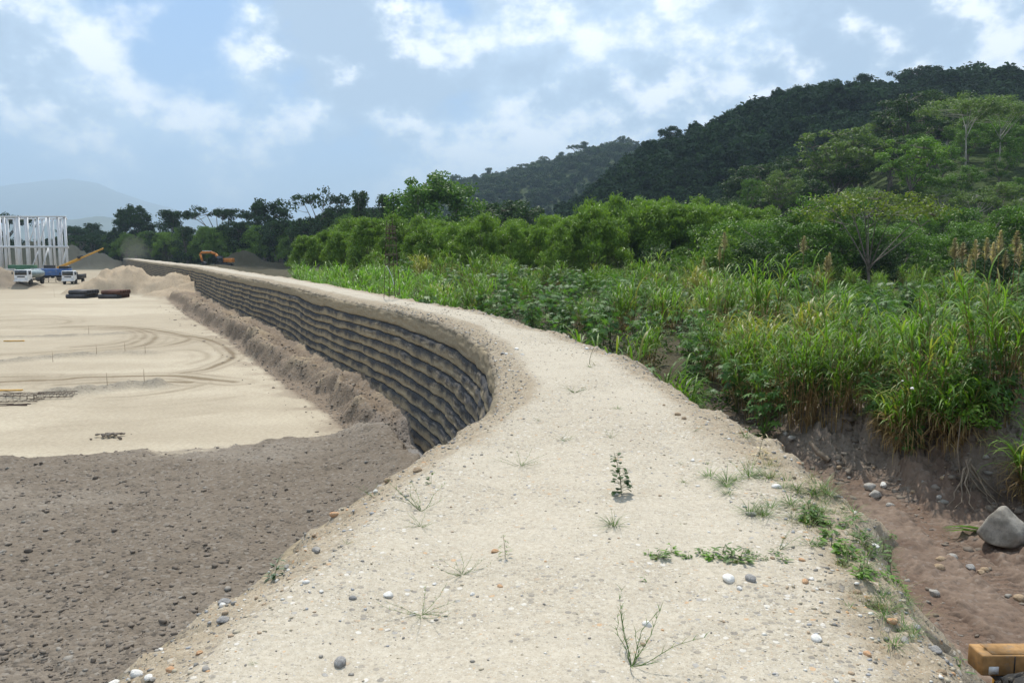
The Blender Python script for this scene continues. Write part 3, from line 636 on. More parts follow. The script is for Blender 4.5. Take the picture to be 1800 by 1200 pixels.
# ------------------------------------------------------------------ hills, mountain, hidden ground behind
def hill(name, us, vs_, depth, base_depth, label, mat, back=1.6, nz=(0.055, 5), basez=0.0, nu=150, nt_=46):
    u = np.linspace(us[0], us[-1], nu); v = np.interp(u, us, vs_); dep = np.interp(u, us, depth); bd = np.interp(u, us, base_depth)
    t = np.concatenate([np.linspace(0, 1, nt_), np.linspace(1, back, 12)[1:]])
    dirs = np.array([ray(a, b) for a, b in zip(u, v)])
    top = CAMZ + dirs[:, 2] / dirs[:, 1] * dep
    yy = bd[:, None] + (dep - bd)[:, None] * t[None]
    xx = (dirs[:, 0] / dirs[:, 1])[:, None] * yy
    pr = np.where(t <= 1, np.sin(np.clip(t, 0, 1) * pi / 2) ** 1.15, 1 - (t - 1) / (back - 1) * 1.0)
    zz_ = basez - 1.5 + (top - basez + 1.5)[:, None] * pr[None]
    amp = nz[0] * (top[:, None]) ; sc_ = nz[1] / (dep[:, None] - bd[:, None])
    zz_ = zz_ + amp * fbm(xx * sc_, yy * sc_, 201, 4) * (pr[None] > 0.02) * np.clip(4 * (1.0 - np.abs(t[None] - 1)), 0.15, 1) * np.where(np.abs(t[None] - 1) < 0.05, 0.3, 1)
    V = np.stack([xx, yy, zz_], -1)
    me = raw_mesh(name, V.reshape(-1, 3), grid_faces(nu, len(t)), mat, True)
    o = ob(name, me); tag(o, label, None, None, 'structure')
    return V, t
def floor_mat(name, a, b, s):
    m = M(name); n = m.noise(m.pos(), s, 6, 0.65)
    return m.end(m.bsdf(m.mix(m.rng(n, 0.35, 0.65), a, b), 0.95, m.bump(n, 0.6, 3.0), 0, 0.1))
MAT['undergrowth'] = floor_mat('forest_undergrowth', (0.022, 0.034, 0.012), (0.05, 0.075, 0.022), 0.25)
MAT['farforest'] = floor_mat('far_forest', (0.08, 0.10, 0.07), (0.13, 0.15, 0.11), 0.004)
HA, tA = hill('hill', [1000, 1060, 1100, 1190, 1250, 1320, 1380, 1430, 1490, 1540, 1600, 1650, 1700, 1740, 1800, 2000, 2400],
      [402, 376, 338, 292, 270, 244, 228, 221, 211, 206, 200, 197, 193, 190, 194, 200, 240], [560, 545, 530, 515, 505, 495, 485, 480, 475, 470, 465, 460, 455, 452, 450, 440, 420], [330, 330, 325, 320, 312, 300, 290, 280, 275, 270, 265, 262, 260, 260, 260, 260, 260], 'high forested hill rising dark behind the greenery on the right', MAT['undergrowth'])
HB, tB = hill('hill', [640, 760, 815, 880, 960, 1060, 1110, 1180, 1300, 1500], [395, 350, 335, 322, 302, 272, 272, 290, 330, 380], [1300] * 10, [850] * 10, 'more distant forested ridge left of the high hill', MAT['undergrowth'])
HC, tC = hill('hill', [1270, 1310, 1360, 1420, 1500, 1570, 1620, 1700, 1800, 1950, 2300], [432, 412, 390, 352, 322, 290, 278, 262, 256, 258, 300], [215, 220, 226, 232, 236, 238, 238, 236, 232, 225, 210], [128, 126, 124, 122, 118, 114, 112, 110, 108, 104, 96], 'near sunlit wooded spur at the right foot of the hill', MAT['undergrowth'])
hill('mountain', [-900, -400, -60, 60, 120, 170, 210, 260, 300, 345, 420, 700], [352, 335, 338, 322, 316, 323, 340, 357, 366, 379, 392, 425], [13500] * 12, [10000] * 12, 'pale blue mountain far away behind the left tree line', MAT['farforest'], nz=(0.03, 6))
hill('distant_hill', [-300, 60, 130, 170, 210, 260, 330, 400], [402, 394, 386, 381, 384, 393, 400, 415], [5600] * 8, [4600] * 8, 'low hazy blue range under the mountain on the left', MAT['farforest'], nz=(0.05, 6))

# ------------------------------------------------------------------ vegetation meshes
def nrm(a): return a / (np.linalg.norm(a, axis=-1, keepdims=True) + 1e-9)
def leaves(g, C, R, n, L, Wd, rng, upb=0.45, outb=0.6, flat=1.0, clump_tone=True, droop=0.0):
    """n leaf blades round each clump centre C (K,3) with radius R (K,)"""
    K = len(C); d = nrm(rng.normal(size=(K, n, 3))); rr = rng.random((K, n, 1)) ** 0.45
    p = d * rr * np.broadcast_to(R, (K,))[:, None, None]; p[..., 2] *= flat
    p = p + C[:, None]
    nn = nrm(d * outb + np.array((0, 0, upb)) + rng.normal(size=d.shape) * 0.55)
    a = nrm(np.cross(nn, rng.normal(size=d.shape))); a[..., 2] -= droop; a = nrm(a); b = nrm(np.cross(nn, a))
    s = rng.uniform(0.65, 1.3, (K, n, 1))
    V = np.stack([p - a * L * s * 0.5, p + b * Wd * s * 0.5, p + a * L * s * 0.5, p - b * Wd * s * 0.5], 2).reshape(-1, 3)
    m = K * n; Fc = np.arange(m * 4).reshape(m, 4)
    r = rng.random((K, n)) * 0.7 + (rng.random((K, 1)) * 0.3 if clump_tone else 0.15)
    g.add(V, Fc, np.repeat(r.ravel(), 4))

def make_tree(seed, H, shape='round', spread=0.5, trunk_h=0.4, nclump=55, per=80, L=0.5, Wd=0.3, leafmat='tree', bark='bark', clr=0.16, tr=0.03, nlimb=7):
    rng = np.random.default_rng(seed); R = H * spread; th_ = H * trunk_h
    # clump centres in the crown envelope
    C = []
    while len(C) < nclump:
        q = rng.uniform(-1, 1, 3)
        if np.linalg.norm(q) > 1: continue
        if shape == 'round':
            if np.linalg.norm(q) < 0.45: continue
            c = np.array((q[0] * R, q[1] * R, th_ + (H - th_) * (0.5 + 0.5 * q[2])))
            if rng.random() < 0.25 * (q[2] < -0.3): continue
        elif shape == 'umbrella':
            rr = math.hypot(q[0], q[1]); c = np.array((q[0] * R, q[1] * R, H * (0.99 - 0.22 * rr ** 2) - abs(q[2]) * (H - th_) * 0.33))
        else:  # tall: narrow irregular storeys
            k = rng.random(); c = np.array((q[0] * R * (1.05 - 0.6 * k), q[1] * R * (1.05 - 0.6 * k), th_ + (H - th_) * k * 0.96))
        C.append(c)
    C = np.array(C) + rng.normal(size=(nclump, 3)) * R * 0.05
    # big lobes make the outline uneven
    lob = rng.normal(size=(5, 3)) * R * 0.8; lob[:, 2] = th_ + (H - th_) * rng.uniform(0.3, 0.9, 5)
    for c_ in lob: C += (c_ - C) * 0.22 * np.exp(-np.sum((C - c_) ** 2, 1) / (R * 0.7) ** 2)[:, None]
    gt = Geo(); lean = rng.normal(size=2) * H * 0.02
    top = np.array((lean[0], lean[1], th_ * 1.15)); r0 = H * tr
    k = np.linspace(0, 1, 6)[:, None]
    gt.tube(np.hstack([lean[None] * k ** 2, k * top[2]]) + np.hstack([rng.normal(size=(6, 2)) * 0.01 * H * k, 0 * k]), r0 * np.array([1.35, 1.05, 0.95, 0.88, 0.8, 0.7]), 8)
    idx = rng.permutation(nclump)
    ends = C[idx[:nlimb]]
    limb = []
    for e in ends:
        s0 = np.array((*(lean * 0.6), th_ * rng.uniform(0.75, 1.12))); mid = (s0 * 0.5 + e * 0.5); mid[2] += 0.06 * H * rng.uniform(-0.4, 1)
        t = np.linspace(0, 1, 6)[:, None]; pth = (1 - t) ** 2 * s0 + 2 * t * (1 - t) * mid + t ** 2 * e
        gt.tube(pth, r0 * np.linspace(0.5, 0.12, 6), 5); limb.append(pth)
    LP = np.vstack(limb)
    for c in C[idx[nlimb:]][:int(nclump * 0.7)]:
        j = np.argmin(np.sum((LP - c) ** 2, 1) + (LP[:, 2] > c[2]) * 4); s0 = LP[j]
        mid = (s0 + c) / 2 + rng.normal(size=3) * 0.03 * H; t = np.linspace(0, 1, 4)[:, None]
        gt.tube((1 - t) ** 2 * s0 + 2 * t * (1 - t) * mid + t ** 2 * c, r0 * np.linspace(0.2, 0.05, 4), 4, False)
    gl = Geo(); leaves(gl, C, H * clr * rng.uniform(0.6, 1.25, nclump) * 0.62, per, L, Wd, rng, flat=0.62 if shape != 'tall' else 0.75)
    return [('trunk', gt.mesh('trunk', MAT[bark], True)), ('crown', gl.mesh('crown', MAT[leafmat]))]

def make_bamboo(seed, H=10.0, n=17, per=640):
    """arching culms that end in drooping feathery heads, lower heads further out"""
    rng = np.random.default_rng(seed); gc = Geo(); gl = Geo()
    for i in range(n):
        a = i * 2.4 + rng.uniform(-0.5, 0.5); tier = (i + 0.5) / n
        h = H * (0.93 - 0.52 * tier ** 1.2) * rng.uniform(0.9, 1.07); rch = H * (0.05 + 0.20 * tier ** 0.8) * rng.uniform(0.8, 1.2)
        dr = np.array((cos(a), sin(a), 0)); b = dr * 0.8 * tier; t = np.linspace(0, 1, 9)[:, None]
        pth = b + dr * rch * t ** 2.2 + np.array((0, 0, 1)) * h * (t * 1.08 - 0.12 * t ** 5)
        gc.tube(pth, np.linspace(0.06, 0.012, 9), 4, False)
        hc = pth[-1] - np.array((0, 0, 0.55)); R0 = rng.uniform(1.0, 1.55) * H / 10
        K = 9; q = nrm(rng.normal(size=(K, 3))) * rng.uniform(0.3, 1, (K, 1)); q[:, 2] = np.abs(q[:, 2]) * 0.8 - 0.25
        c = hc + q * R0 * np.array((0.8, 0.8, 0.75)); c = np.vstack([c, hc + dr * R0 * 0.9 - (0, 0, 0.7 * R0), hc + dr * R0 * 0.4 - (0, 0, 0.3 * R0)])
        leaves(gl, c, R0 * rng.uniform(0.4, 0.62, len(c)), per // K, 0.40, 0.095, rng, upb=0.75, outb=0.5, flat=0.85, droop=0.9)
    return [('culm', gc.mesh('culm', MAT['culm'], True)), ('foliage', gl.mesh('foliage', MAT['bamboo']))]

def blade(g, base, az, L, wd, rise, rng, seg=5, bend=1.0, r=None):
    """an arching grass blade with a folded midrib"""
    t = np.linspace(0, 1, seg + 1); dr = np.array((cos(az), sin(az), 0)); sd = np.array((-sin(az), cos(az), 0))
    el = rise - bend * (1.7 * t) ** 1.4
    st = np.stack([np.cos(el), np.sin(el)], 1) * L / seg
    pr = np.vstack([[0, 0], np.cumsum(st[:-1], 0)])
    P = base + dr * pr[:, 0:1] + np.array((0, 0, 1)) * pr[:, 1:2]
    w_ = wd * 0.5 * np.array([0.6, 1.0, 0.95, 0.75, 0.42, 0.03])[:seg + 1] if seg == 5 else wd * 0.5 * np.linspace(1, 0.04, seg + 1)
    A = P - sd * w_[:, None]; B = P + sd * w_[:, None]
    V = np.empty((2 * (seg + 1), 3)); V[0::2] = A; V[1::2] = B
    i = np.arange(seg) * 2
    g.add(V, np.stack([i, i + 1, i + 3, i + 2], 1), rng.random() if r is None else r)

def make_egrass(seed, H=2.9, stems=26, rad=0.75, mat='grass', blades=8, dry=0.6, wd=0.040, BL=1.2, low=0.35):
    rng = np.random.default_rng(seed); gs = Geo(); gl = Geo()
    for i in range(stems):
        a = rng.uniform(0, 2 * pi); o = rng.random() ** 0.5; b = np.array((cos(a), sin(a), 0)) * rad * o * 0.55
        h = H * rng.uniform(0.42, 0.72); ln = np.array((cos(a), sin(a), 0)) * rad * o * rng.uniform(0.3, 0.9) + rng.normal(size=3) * 0.08; ln[2] = 0
        t = np.linspace(0, 1, 4)[:, None]; pth = b + ln * t ** 1.6 + np.array((0, 0, 1)) * h * t
        gs.tube(pth, np.linspace(0.014, 0.007, 4), 3, False)
        for k in range(blades):
            tb = rng.uniform(low, 1.0); p = b + ln * tb ** 1.6 + np.array((0, 0, h * tb))
            blade(gl, p, a + rng.normal() * 1.3, BL * rng.uniform(0.6, 1.15), wd * rng.uniform(0.7, 1.3), rng.uniform(0.8, 1.45), rng, bend=rng.uniform(0.7, 1.55))
        for k in range(int(blades * dry)):
            tb = rng.uniform(0.1, 0.75); p = b + ln * tb ** 1.6 + np.array((0, 0, h * tb))
            blade(gs, p, a + rng.normal() * 1.4, BL * rng.uniform(0.4, 0.8), wd * 0.7, rng.uniform(0.0, 0.9), rng, seg=3, bend=1.6)
    return [('stalks', gs.mesh('stalks', MAT['straw'])), ('leaves', gl.mesh('leaves', MAT[mat]))]

def star_leaf(g, c, n, ax, s, r, lobes=7):
    ax = nrm(ax - n * np.dot(ax, n)); b = np.cross(n, ax)
    V = [c]; 
    for k in range(lobes):
        a = (k - (lobes - 1) / 2) * 0.78; L = s * (1 - 0.10 * abs(k - (lobes - 1) / 2))
        for da, rr in ((-0.30, 0.42), (0.0, 1.0)):
            V.append(c + (ax * cos(a + da) + b * sin(a + da)) * L * rr - n * (rr ** 2) * s * 0.18)
    V.append(c + (ax * cos((lobes - 1) / 2 * 0.78 + 0.3) + b * sin((lobes - 1) / 2 * 0.78 + 0.3)) * s * 0.42)
    m = len(V) - 1
    g.add(V, [(0, i, i + 1) for i in range(1, m)], r)
def make_castor(seed, H=2.4, nl=75, S=0.26):
    rng = np.random.default_rng(seed); gs = Geo(); gl = Geo()
    nb = 7
    for i in range(nb):
        a = rng.uniform(0, 2 * pi); h = H * rng.uniform(0.55, 1.0); ln = H * rng.uniform(0.1, 0.42)
        t = np.linspace(0, 1, 5)[:, None]; pth = np.array((cos(a), sin(a), 0)) * ln * t ** 1.3 + np.array((0, 0, 1)) * h * t
        gs.tube(pth, np.linspace(0.03, 0.010, 5), 4, False)
        for k in range(nl // nb):
            tb = rng.uniform(0.3, 1.0); p = np.array((cos(a), sin(a), 0)) * ln * tb ** 1.3 + np.array((0, 0, h * tb))
            az = rng.uniform(0, 2 * pi); d = np.array((cos(az), sin(az), rng.uniform(0.1, 0.9))); c = p + nrm(d) * rng.uniform(0.15, 0.42)
            gs.tube(np.array([p, c]), 0.005, 3, False)
            n = nrm(np.array((cos(az) * 0.5, sin(az) * 0.5, 1.0)) + rng.normal(size=3) * 0.35)
            star_leaf(gl, c, n, np.array((cos(az), sin(az), -0.2)), S * rng.uniform(0.6, 1.25), rng.random())
    return [('stems', gs.mesh('stems', MAT['stem'])), ('leaves', gl.mesh('leaves', MAT['castor']))]

def make_bush(seed, H=2.0, R=1.4, nclump=26, per=55, L=0.16, Wd=0.09, mat='bush', clr=0.42):
    rng = np.random.default_rng(seed); gs = Geo(); gl = Geo()
    q = nrm(rng.normal(size=(nclump, 3))) * rng.uniform(0.45, 1, (nclump, 1)); q[:, 2] = np.abs(q[:, 2]) * 1.0
    C = q * np.array((R, R, H * 0.85)) + np.array((0, 0, 0.12 * H)); C += rng.normal(size=C.shape) * R * 0.12
    for c in C[::2]:
        t = np.linspace(0, 1, 4)[:, None]; b = rng.normal(size=3) * 0.1; b[2] = 0; mid = np.array((c[0] * 0.35, c[1] * 0.35, c[2] * 0.65))
        gs.tube((1 - t) ** 2 * b + 2 * t * (1 - t) * mid + t ** 2 * c, np.linspace(0.022, 0.006, 4), 4, False)
    leaves(gl, C, R * clr * rng.uniform(0.6, 1.25, nclump), per, L, Wd, rng, flat=0.8)
    return [('stems', gs.mesh('stems', MAT['stem'])), ('leaves', gl.mesh('leaves', MAT[mat]))]

def make_tuft(seed, n=26, L=0.16, wd=0.006, mat='weed', spread=0.05, flat=0.5):
    rng = np.random.default_rng(seed); g = Geo()
    for i in range(n):
        a = rng.uniform(0, 2 * pi); o = rng.random() * spread
        blade(g, np.array((cos(a) * o, sin(a) * o, 0)), a + rng.normal() * 0.5, L * rng.uniform(0.4, 1.2), wd, rng.uniform(0.15, 1.3) * (1 - flat * 0.4), rng, seg=4, bend=rng.uniform(0.1, 0.8))
    return g.mesh('grass_tuft', MAT[mat])
def make_straggler(seed, n=9, L=0.4):
    """creeping runner grass: wiry stems with short side blades"""
    rng = np.random.default_rng(seed); g = Geo()
    for i in range(n):
        a = rng.uniform(0, 2 * pi); l = L * rng.uniform(0.5, 1.2); K = 7; p = np.zeros(3); P = [p]; el = rng.uniform(0.05, 0.6)
        for k in range(K):
            a += rng.normal() * 0.22; el = el * 0.75 + rng.uniform(-0.05, 0.25)
            p = p + np.array((cos(a) * cos(el), sin(a) * cos(el), sin(el))) * l / K; p[2] = max(p[2], 0.004); P.append(p)
        g.tube(np.array(P), np.linspace(0.0028, 0.001, K + 1), 3, False, rng.random() * 0.8)
        for k in range(1, K + 1):
            for m in range(2): blade(g, P[k], a + rng.uniform(-1.2, 1.2), 0.055 * rng.uniform(0.5, 1.3), 0.005, rng.uniform(0.1, 1.0), rng, seg=2, bend=0.3)
    return g.mesh('creeping_grass', MAT['weed'])
def leaf_at(g, p, az, L, wd, el, r, fold=0.15):
    d = np.array((cos(az) * cos(el), sin(az) * cos(el), sin(el))); s = np.array((-sin(az), cos(az), 0)); n = np.cross(s, d)
    V = [p, p + d * L * 0.35 + s * wd * 0.5 - n * fold * wd, p + d * L * 0.75 + s * wd * 0.36 - n * fold * wd * 0.6, p + d * L, p + d * L * 0.75 - s * wd * 0.36 - n * fold * wd * 0.6, p + d * L * 0.35 - s * wd * 0.5 - n * fold * wd, p + d * L * 0.5]
    g.add(V, [(0, 1, 6), (1, 2, 6), (2, 3, 6), (3, 4, 6), (4, 5, 6), (5, 0, 6)], r)
def make_seedling(seed, H=0.28, n=16, L=0.05, wd=0.035, mat='weed', bottom=1.0):
    rng = np.random.default_rng(seed); gs = Geo(); gl = Geo(); t = np.linspace(0, 1, 5)[:, None]
    ln = rng.normal(size=2) * 0.04 * H * 4; P = np.hstack([ln[None] * t ** 2, t * H]); gs.tube(P, np.linspace(0.004, 0.0015, 5), 4)
    for k in range(n):
        tb = rng.random() ** (1.4 if bottom > 0.5 else 0.8); p = np.array((ln[0] * tb ** 2, ln[1] * tb ** 2, 0.03 * H + tb * H)); az = rng.uniform(0, 2 * pi)
        q = p + np.array((cos(az), sin(az), 0.3)) * 0.03 * (1.5 - tb)
        gs.tube(np.array([p, q]), 0.0012, 3, False); leaf_at(gl, q, az, L * (1.4 - 0.7 * tb) * rng.uniform(0.7, 1.2), wd * (1.4 - 0.7 * tb), rng.uniform(-0.7, 0.3), rng.random())
    return [('stem', gs.mesh('stem', MAT['stem'])), ('leaves', gl.mesh('leaves', MAT[mat]))]
def make_plume(seed, H=3.6):
    rng = np.random.default_rng(seed); gs = Geo(); gp_ = Geo()
    ln = rng.normal(size=2) * 0.12; t = np.linspace(0, 1, 5)[:, None]
    gs.tube(np.hstack([ln[None] * t ** 2, t * H]), np.linspace(0.02, 0.01, 5), 4)
    for k in range(170):
        tb = rng.random() ** 0.8; z = H * (0.74 + 0.26 * tb); p = np.array((*(ln * (z / H) ** 2), z)); az = rng.uniform(-0.9, 0.9) + (0 if rng.random() < 0.75 else pi)
        blade(gp_, p, az + 0.4, 0.42 * (1.08 - tb) + 0.06, 0.06, rng.uniform(0.6, 1.2), rng, seg=3, bend=0.7)
    return [('stalk', gs.mesh('stalk', MAT['straw'])), ('plume', gp_.mesh('plume', MAT['plume']))]

EG = [make_egrass(300 + i, H=2.6 + 0.25 * (i % 3), stems=24 + 4 * (i % 3)) for i in range(5)]
EGB = [make_egrass(320 + i, H=2.3, stems=30, mat='grass_b', dry=0.15, wd=0.04, BL=0.9) for i in range(2)]
EGY = [make_egrass(330 + i, H=2.9, stems=34, mat='grass_y', dry=1.2) for i in range(2)]
EGN = [make_egrass(340 + i, H=2.5, stems=22, rad=0.55, mat='grass', dry=2.2, wd=0.052, BL=1.3, blades=9) for i in range(3)]
EGT = [make_egrass(350 + i, H=3.7 + 0.3 * (i % 2), stems=22, rad=0.8, mat='grass', dry=1.0, wd=0.038, BL=1.05, blades=8, low=0.62) for i in range(4)]
CA = [make_castor(400 + i) for i in range(4)]
BU = [make_bush(420 + i, R=1.3 + 0.2 * (i % 2)) for i in range(3)]
BUL = [make_bush(430 + i, mat='bush_l', L=0.2, Wd=0.11) for i in range(2)]
SH = [make_bush(440 + i, H=4.6, R=2.7, nclump=46, per=150, L=0.23, Wd=0.11, mat=('bush', 'bamboo', 'tree')[i], clr=0.34) for i in range(3)]
BA = [make_bamboo(450 + i, 10.0, 15 + 2 * i) for i in range(4)]
TR = [make_tree(500, 15, 'round', 0.42, 0.30, 60, 85, 0.55, 0.34), make_tree(501, 15, 'umbrella', 0.62, 0.45, 60, 75, 0.5, 0.3, clr=0.14),
      make_tree(502, 15, 'tall', 0.34, 0.28, 58, 80, 0.55, 0.34), make_tree(503, 14, 'round', 0.5, 0.34, 66, 80, 0.55, 0.33)]
TRP = [make_tree(510, 14, 'umbrella', 0.55, 0.42, 64, 80, 0.42, 0.26, 'tree_l', 'barkw', clr=0.15), make_tree(511, 12, 'round', 0.5, 0.25, 62, 85, 0.45, 0.28, 'tree_l', 'bark', clr=0.18)]
TRL = [make_tree(520, 9, 'round', 0.5, 0.2, 58, 150, 0.25, 0.14, 'bush', 'bark', clr=0.2), make_tree(521, 8, 'round', 0.55, 0.2, 56, 150, 0.25, 0.14, 'bush', 'bark', clr=0.2)]

def put(name, meshes, x, y, label, cat, group, s=1.0, z=None, rz=None, i=None):
    me = meshes[i if i is not None else random.randrange(len(meshes))]
    zz_ = ghz(x, y) - 0.05 if z is None else z
    return plant(name, me, label, cat, group, (x, y, zz_), random.uniform(0, 6.28) if rz is None else rz, s)

# ---- field of tall grass, castor plants and bushes right of the embankment
def in_frame(x, y): u = 900 + F * x / max(y, .1); return -60 < u < 1870
def qdist(x, y): return float((x - fRx(y)) * fcos(y))
def free(x, y):
    q = qdist(x, y)
    if q < 2.9: return False
    if y < 22 and x < 9.6: return False
    if y < 19 and x < 12.2: return False
    for mx, my, rx, ry, h, s in RIGHT_MOUNDS:
        if math.hypot((x - mx) / rx, (y - my) / ry) < 0.85: return False
    return True
pts = []
tries = 0
while len(pts) < 620 and tries < 40000:
    tries += 1
    y = 17 + 76 * random.random() ** 0.8; u = random.uniform(440, 1860); x = (u - 900) / F * y
    if not free(x, y): continue
    if y > 55 and u < 470 + (y - 55) * 2.2: continue
    if y > 70 and u > 1250 and random.random() < 0.6: continue
    mind = (1.30 if y < 46 else 0.95) + 0.019 * y
    if any((x - a) ** 2 + (y - b) ** 2 < mind * mind for a, b in pts): continue
    pts.append((x, y))
pts.sort(key=lambda p: p[1])
def zone(x, y):
    q = qdist(x, y); u = 900 + F * x / y
    if q < 5.5 and y < 60: return 'just behind the embankment edge'
    if u > 1500: return 'at the front right of the field' if y < 50 else 'at the back right'
    if u > 1080: return 'mid field' if y < 50 else 'at the back below the trees'
    return 'at the front left of the field' if y < 58 else 'at the back left below the bamboo'
ng = nc = nb = nw = 0
for x, y in pts:
    u = 900 + F * x / y; k = vn(x * 0.13, y * 0.13, 301) + 0.5; k2 = vn(x * 0.3, y * 0.3, 302) + 0.5
    left = ss(u, 1150, 850)
    s = random.choice((0.55, 0.78, 0.95, 1.08, 1.25, 1.45)) * random.uniform(0.93, 1.07) * (0.8 if u > 1480 and y > 30 else 1.0)
    if u < 780 and y > 42 and k < 0.62 and nw < 70:
        put('tall_grass', EGB, x, y, 'bright green tall grass clump growing behind the middle of the embankment', 'grass clump', 'bright grass clumps behind the embankment', s * 1.0); nw += 1
    elif (k2 < 0.50 + 0.06 * float(left)) and nc < 190:
        put('castor_plant', CA, x, y, 'dark castor plant with star shaped leaves ' + zone(x, y), 'plant', 'castor plants ' + zone(x, y), min(s, 1.12) * (1.0 if y > 30 else 0.85)); nc += 1
    elif k2 > 0.72 and nb < 110:
        put('bush', BU + BUL, x, y, 'leafy green bush between tall grass clumps ' + zone(x, y), 'bush', 'bushes ' + zone(x, y), s * 0.9); nb += 1
    elif ng < 290:
        put('elephant_grass', EGT + EG if y < 38 else EG + EG + EGT[:1] + EGY[:1], x, y, 'tall elephant grass clump ' + zone(x, y), 'grass clump', 'elephant grass clumps ' + zone(x, y), s); ng += 1
for u, v, i, s, lab in ((1590, 792, 0, 0.92, 'drooping elephant grass clump with brown stalks above the middle dirt bank'),
                        (1668, 800, 1, 0.95, 'drooping elephant grass clump with orange stalks next to the right dirt cut'),
                        (1540, 700, 2, 1.0, 'elephant grass clump with pale curled leaves behind the dirt heap')):
    q = at_px(u, v); put('elephant_grass', EGN, q[0], q[1], lab, 'grass clump', None, s, i=i)
for u, v, s, lab in ((1225, 548, 1.25, 'yellow green grass clump on brown canes at the embankment bend'), (1262, 540, 1.0, 'smaller yellow grass clump right of the brown canes'), (1345, 690, 1.25, 'tall brown stemmed grass clump by the embankment edge'), (1420, 655, 1.2, 'tall grass clump with thick dead brown canes'), (1300, 660, 1.1, 'grass clump with hanging dry leaves beside the embankment edge')):
    q = at_px(u, v); put('elephant_grass', EGY, q[0], q[1], lab, 'grass clump', None, s)
q = atd(970, 470, 62); put('dry_grass', [[EGY[0][0], ('leaves', EGY[0][0][1])]], q[0], 62, 'small golden dry grass clump standing up from the field', 'grass clump', None, 1.1)
for u, v, s, lab in ((1815, 880, 0.8, 'broad bladed grass clump hanging over the boulder'), (1560, 775, 0.6, 'small dark grass clump drooping over the dirt heap')):
    q = at_px(u, v); put('elephant_grass', EGN, q[0], q[1], lab, 'grass clump', None, s)
for u, v, s, lab in ((1235, 640, 1.0, 'castor plant with grey green leaves hanging over the embankment edge'), (1300, 700, 0.7, 'small castor plant at the foot of the brown canes'), (1600, 815, 0.45, 'young castor plant under the drooping grass'), (1425, 700, 0.6, 'castor plant with pale star leaves beside dry stalks')):
    q = at_px(u, v); put('castor_plant', CA, q[0], q[1], lab, 'plant', None, s)

for k, (u, v) in enumerate([(1330, 712), (1372, 702), (1408, 735), (1452, 712), (1500, 700), (1540, 698), (1290, 697), (1255, 672), (1562, 742), (1622, 765), (1700, 752), (1750, 765), (1642, 712), (1792, 748), (1215, 655), (1472, 672), (1585, 690), (1680, 700), (1740, 705), (1392, 742), (1352, 730), (1331, 742), (1420, 715), (1448, 738), (1375, 722), (1310, 720), (1610, 720), (1515, 725), (1468, 752), (1545, 765), (1410, 760)]):
    q = at_px(u, v)
    if k % 3 == 2: put('castor_plant', CA, q[0], q[1], 'castor plant in the front fringe above the bare dirt heaps', 'plant', 'castor plants in the front fringe', random.uniform(0.6, 0.9))
    elif k % 7 == 3: put('bush', BU, q[0], q[1], 'low bush in the front fringe above the bare dirt heaps', 'bush', 'bushes in the front fringe', random.uniform(0.5, 0.7))
    else: put('elephant_grass', EGT, q[0], q[1], 'brown stalked grass clump in the front fringe above the bare dirt heaps', 'grass clump', 'brown stalked grass clumps in the front fringe', random.uniform(0.8, 1.05))
# ---- plume reeds
for k, (u, v, dep, s) in enumerate([(1678, 505, 44, 1.0), (1690, 505, 44, .95), (1714, 505, 44, 1.0), (1727, 505, 44, 1.03), (1702, 520, 42, .8), (1740, 495, 46, 1.0), (1752, 490, 46, 1.15), (1762, 500, 46, .9), (1780, 490, 46, 1.15), (1789, 500, 45, 1.0), (1450, 505, 52, .9), (1456, 505, 52, .95), (1272, 440, 66, 1.25), (1266, 445, 66, 1.0), (1237, 470, 60, .9), (1412, 440, 64, 1.15)]):
    q = atd(u, v, dep)
    if k == 0: PL = [make_plume(600), make_plume(601), make_plume(602)]
    g_ = 'plume reeds at the right edge' if k < 10 else 'plume reeds in the middle of the field'
    lb = 'tan feathery plume reed standing above the grass near the right edge' if k < 10 else 'tan feathery plume reed standing in front of the green trees'
    zt = CAMZ + (445 - v + 60 / 1.0) / F * dep
    put('plume_reed', PL, q[0], dep, lb, 'reed', g_, s * 1.32)

def part_of(u): return 'left of the open branched tree' if u < 1400 else ('around the open branched tree' if u < 1660 else 'right of the open branched tree')
# ---- shrubs and small trees behind the field on the right
shr = []
tries = 0
while len(shr) < 95 and tries < 9000:
    tries += 1
    u = random.uniform(1130, 1880); y = random.uniform(64, 128); x = (u - 900) / F * y
    if y < 64 + max(0, (1330 - u)) * 0.12: continue
    if 1395 < u < 1690 and y < 82: continue
    if any((x - a) ** 2 + (y - b) ** 2 < 10 for a, b in shr): continue
    shr.append((x, y))
for x, y in sorted(shr, key=lambda p: p[1]):
    if random.random() < 0.6: put('shrub', SH, x, y, 'rounded green shrub in the thicket ' + part_of(900 + F * x / y), 'shrub', 'shrubs in the thicket ' + part_of(900 + F * x / y), random.uniform(0.9, 1.5))
    else: put('small_tree', TRL, x, y, 'small leafy tree in the thicket ' + part_of(900 + F * x / y), 'tree', 'small trees in the thicket ' + part_of(900 + F * x / y), random.uniform(0.8, 1.25))

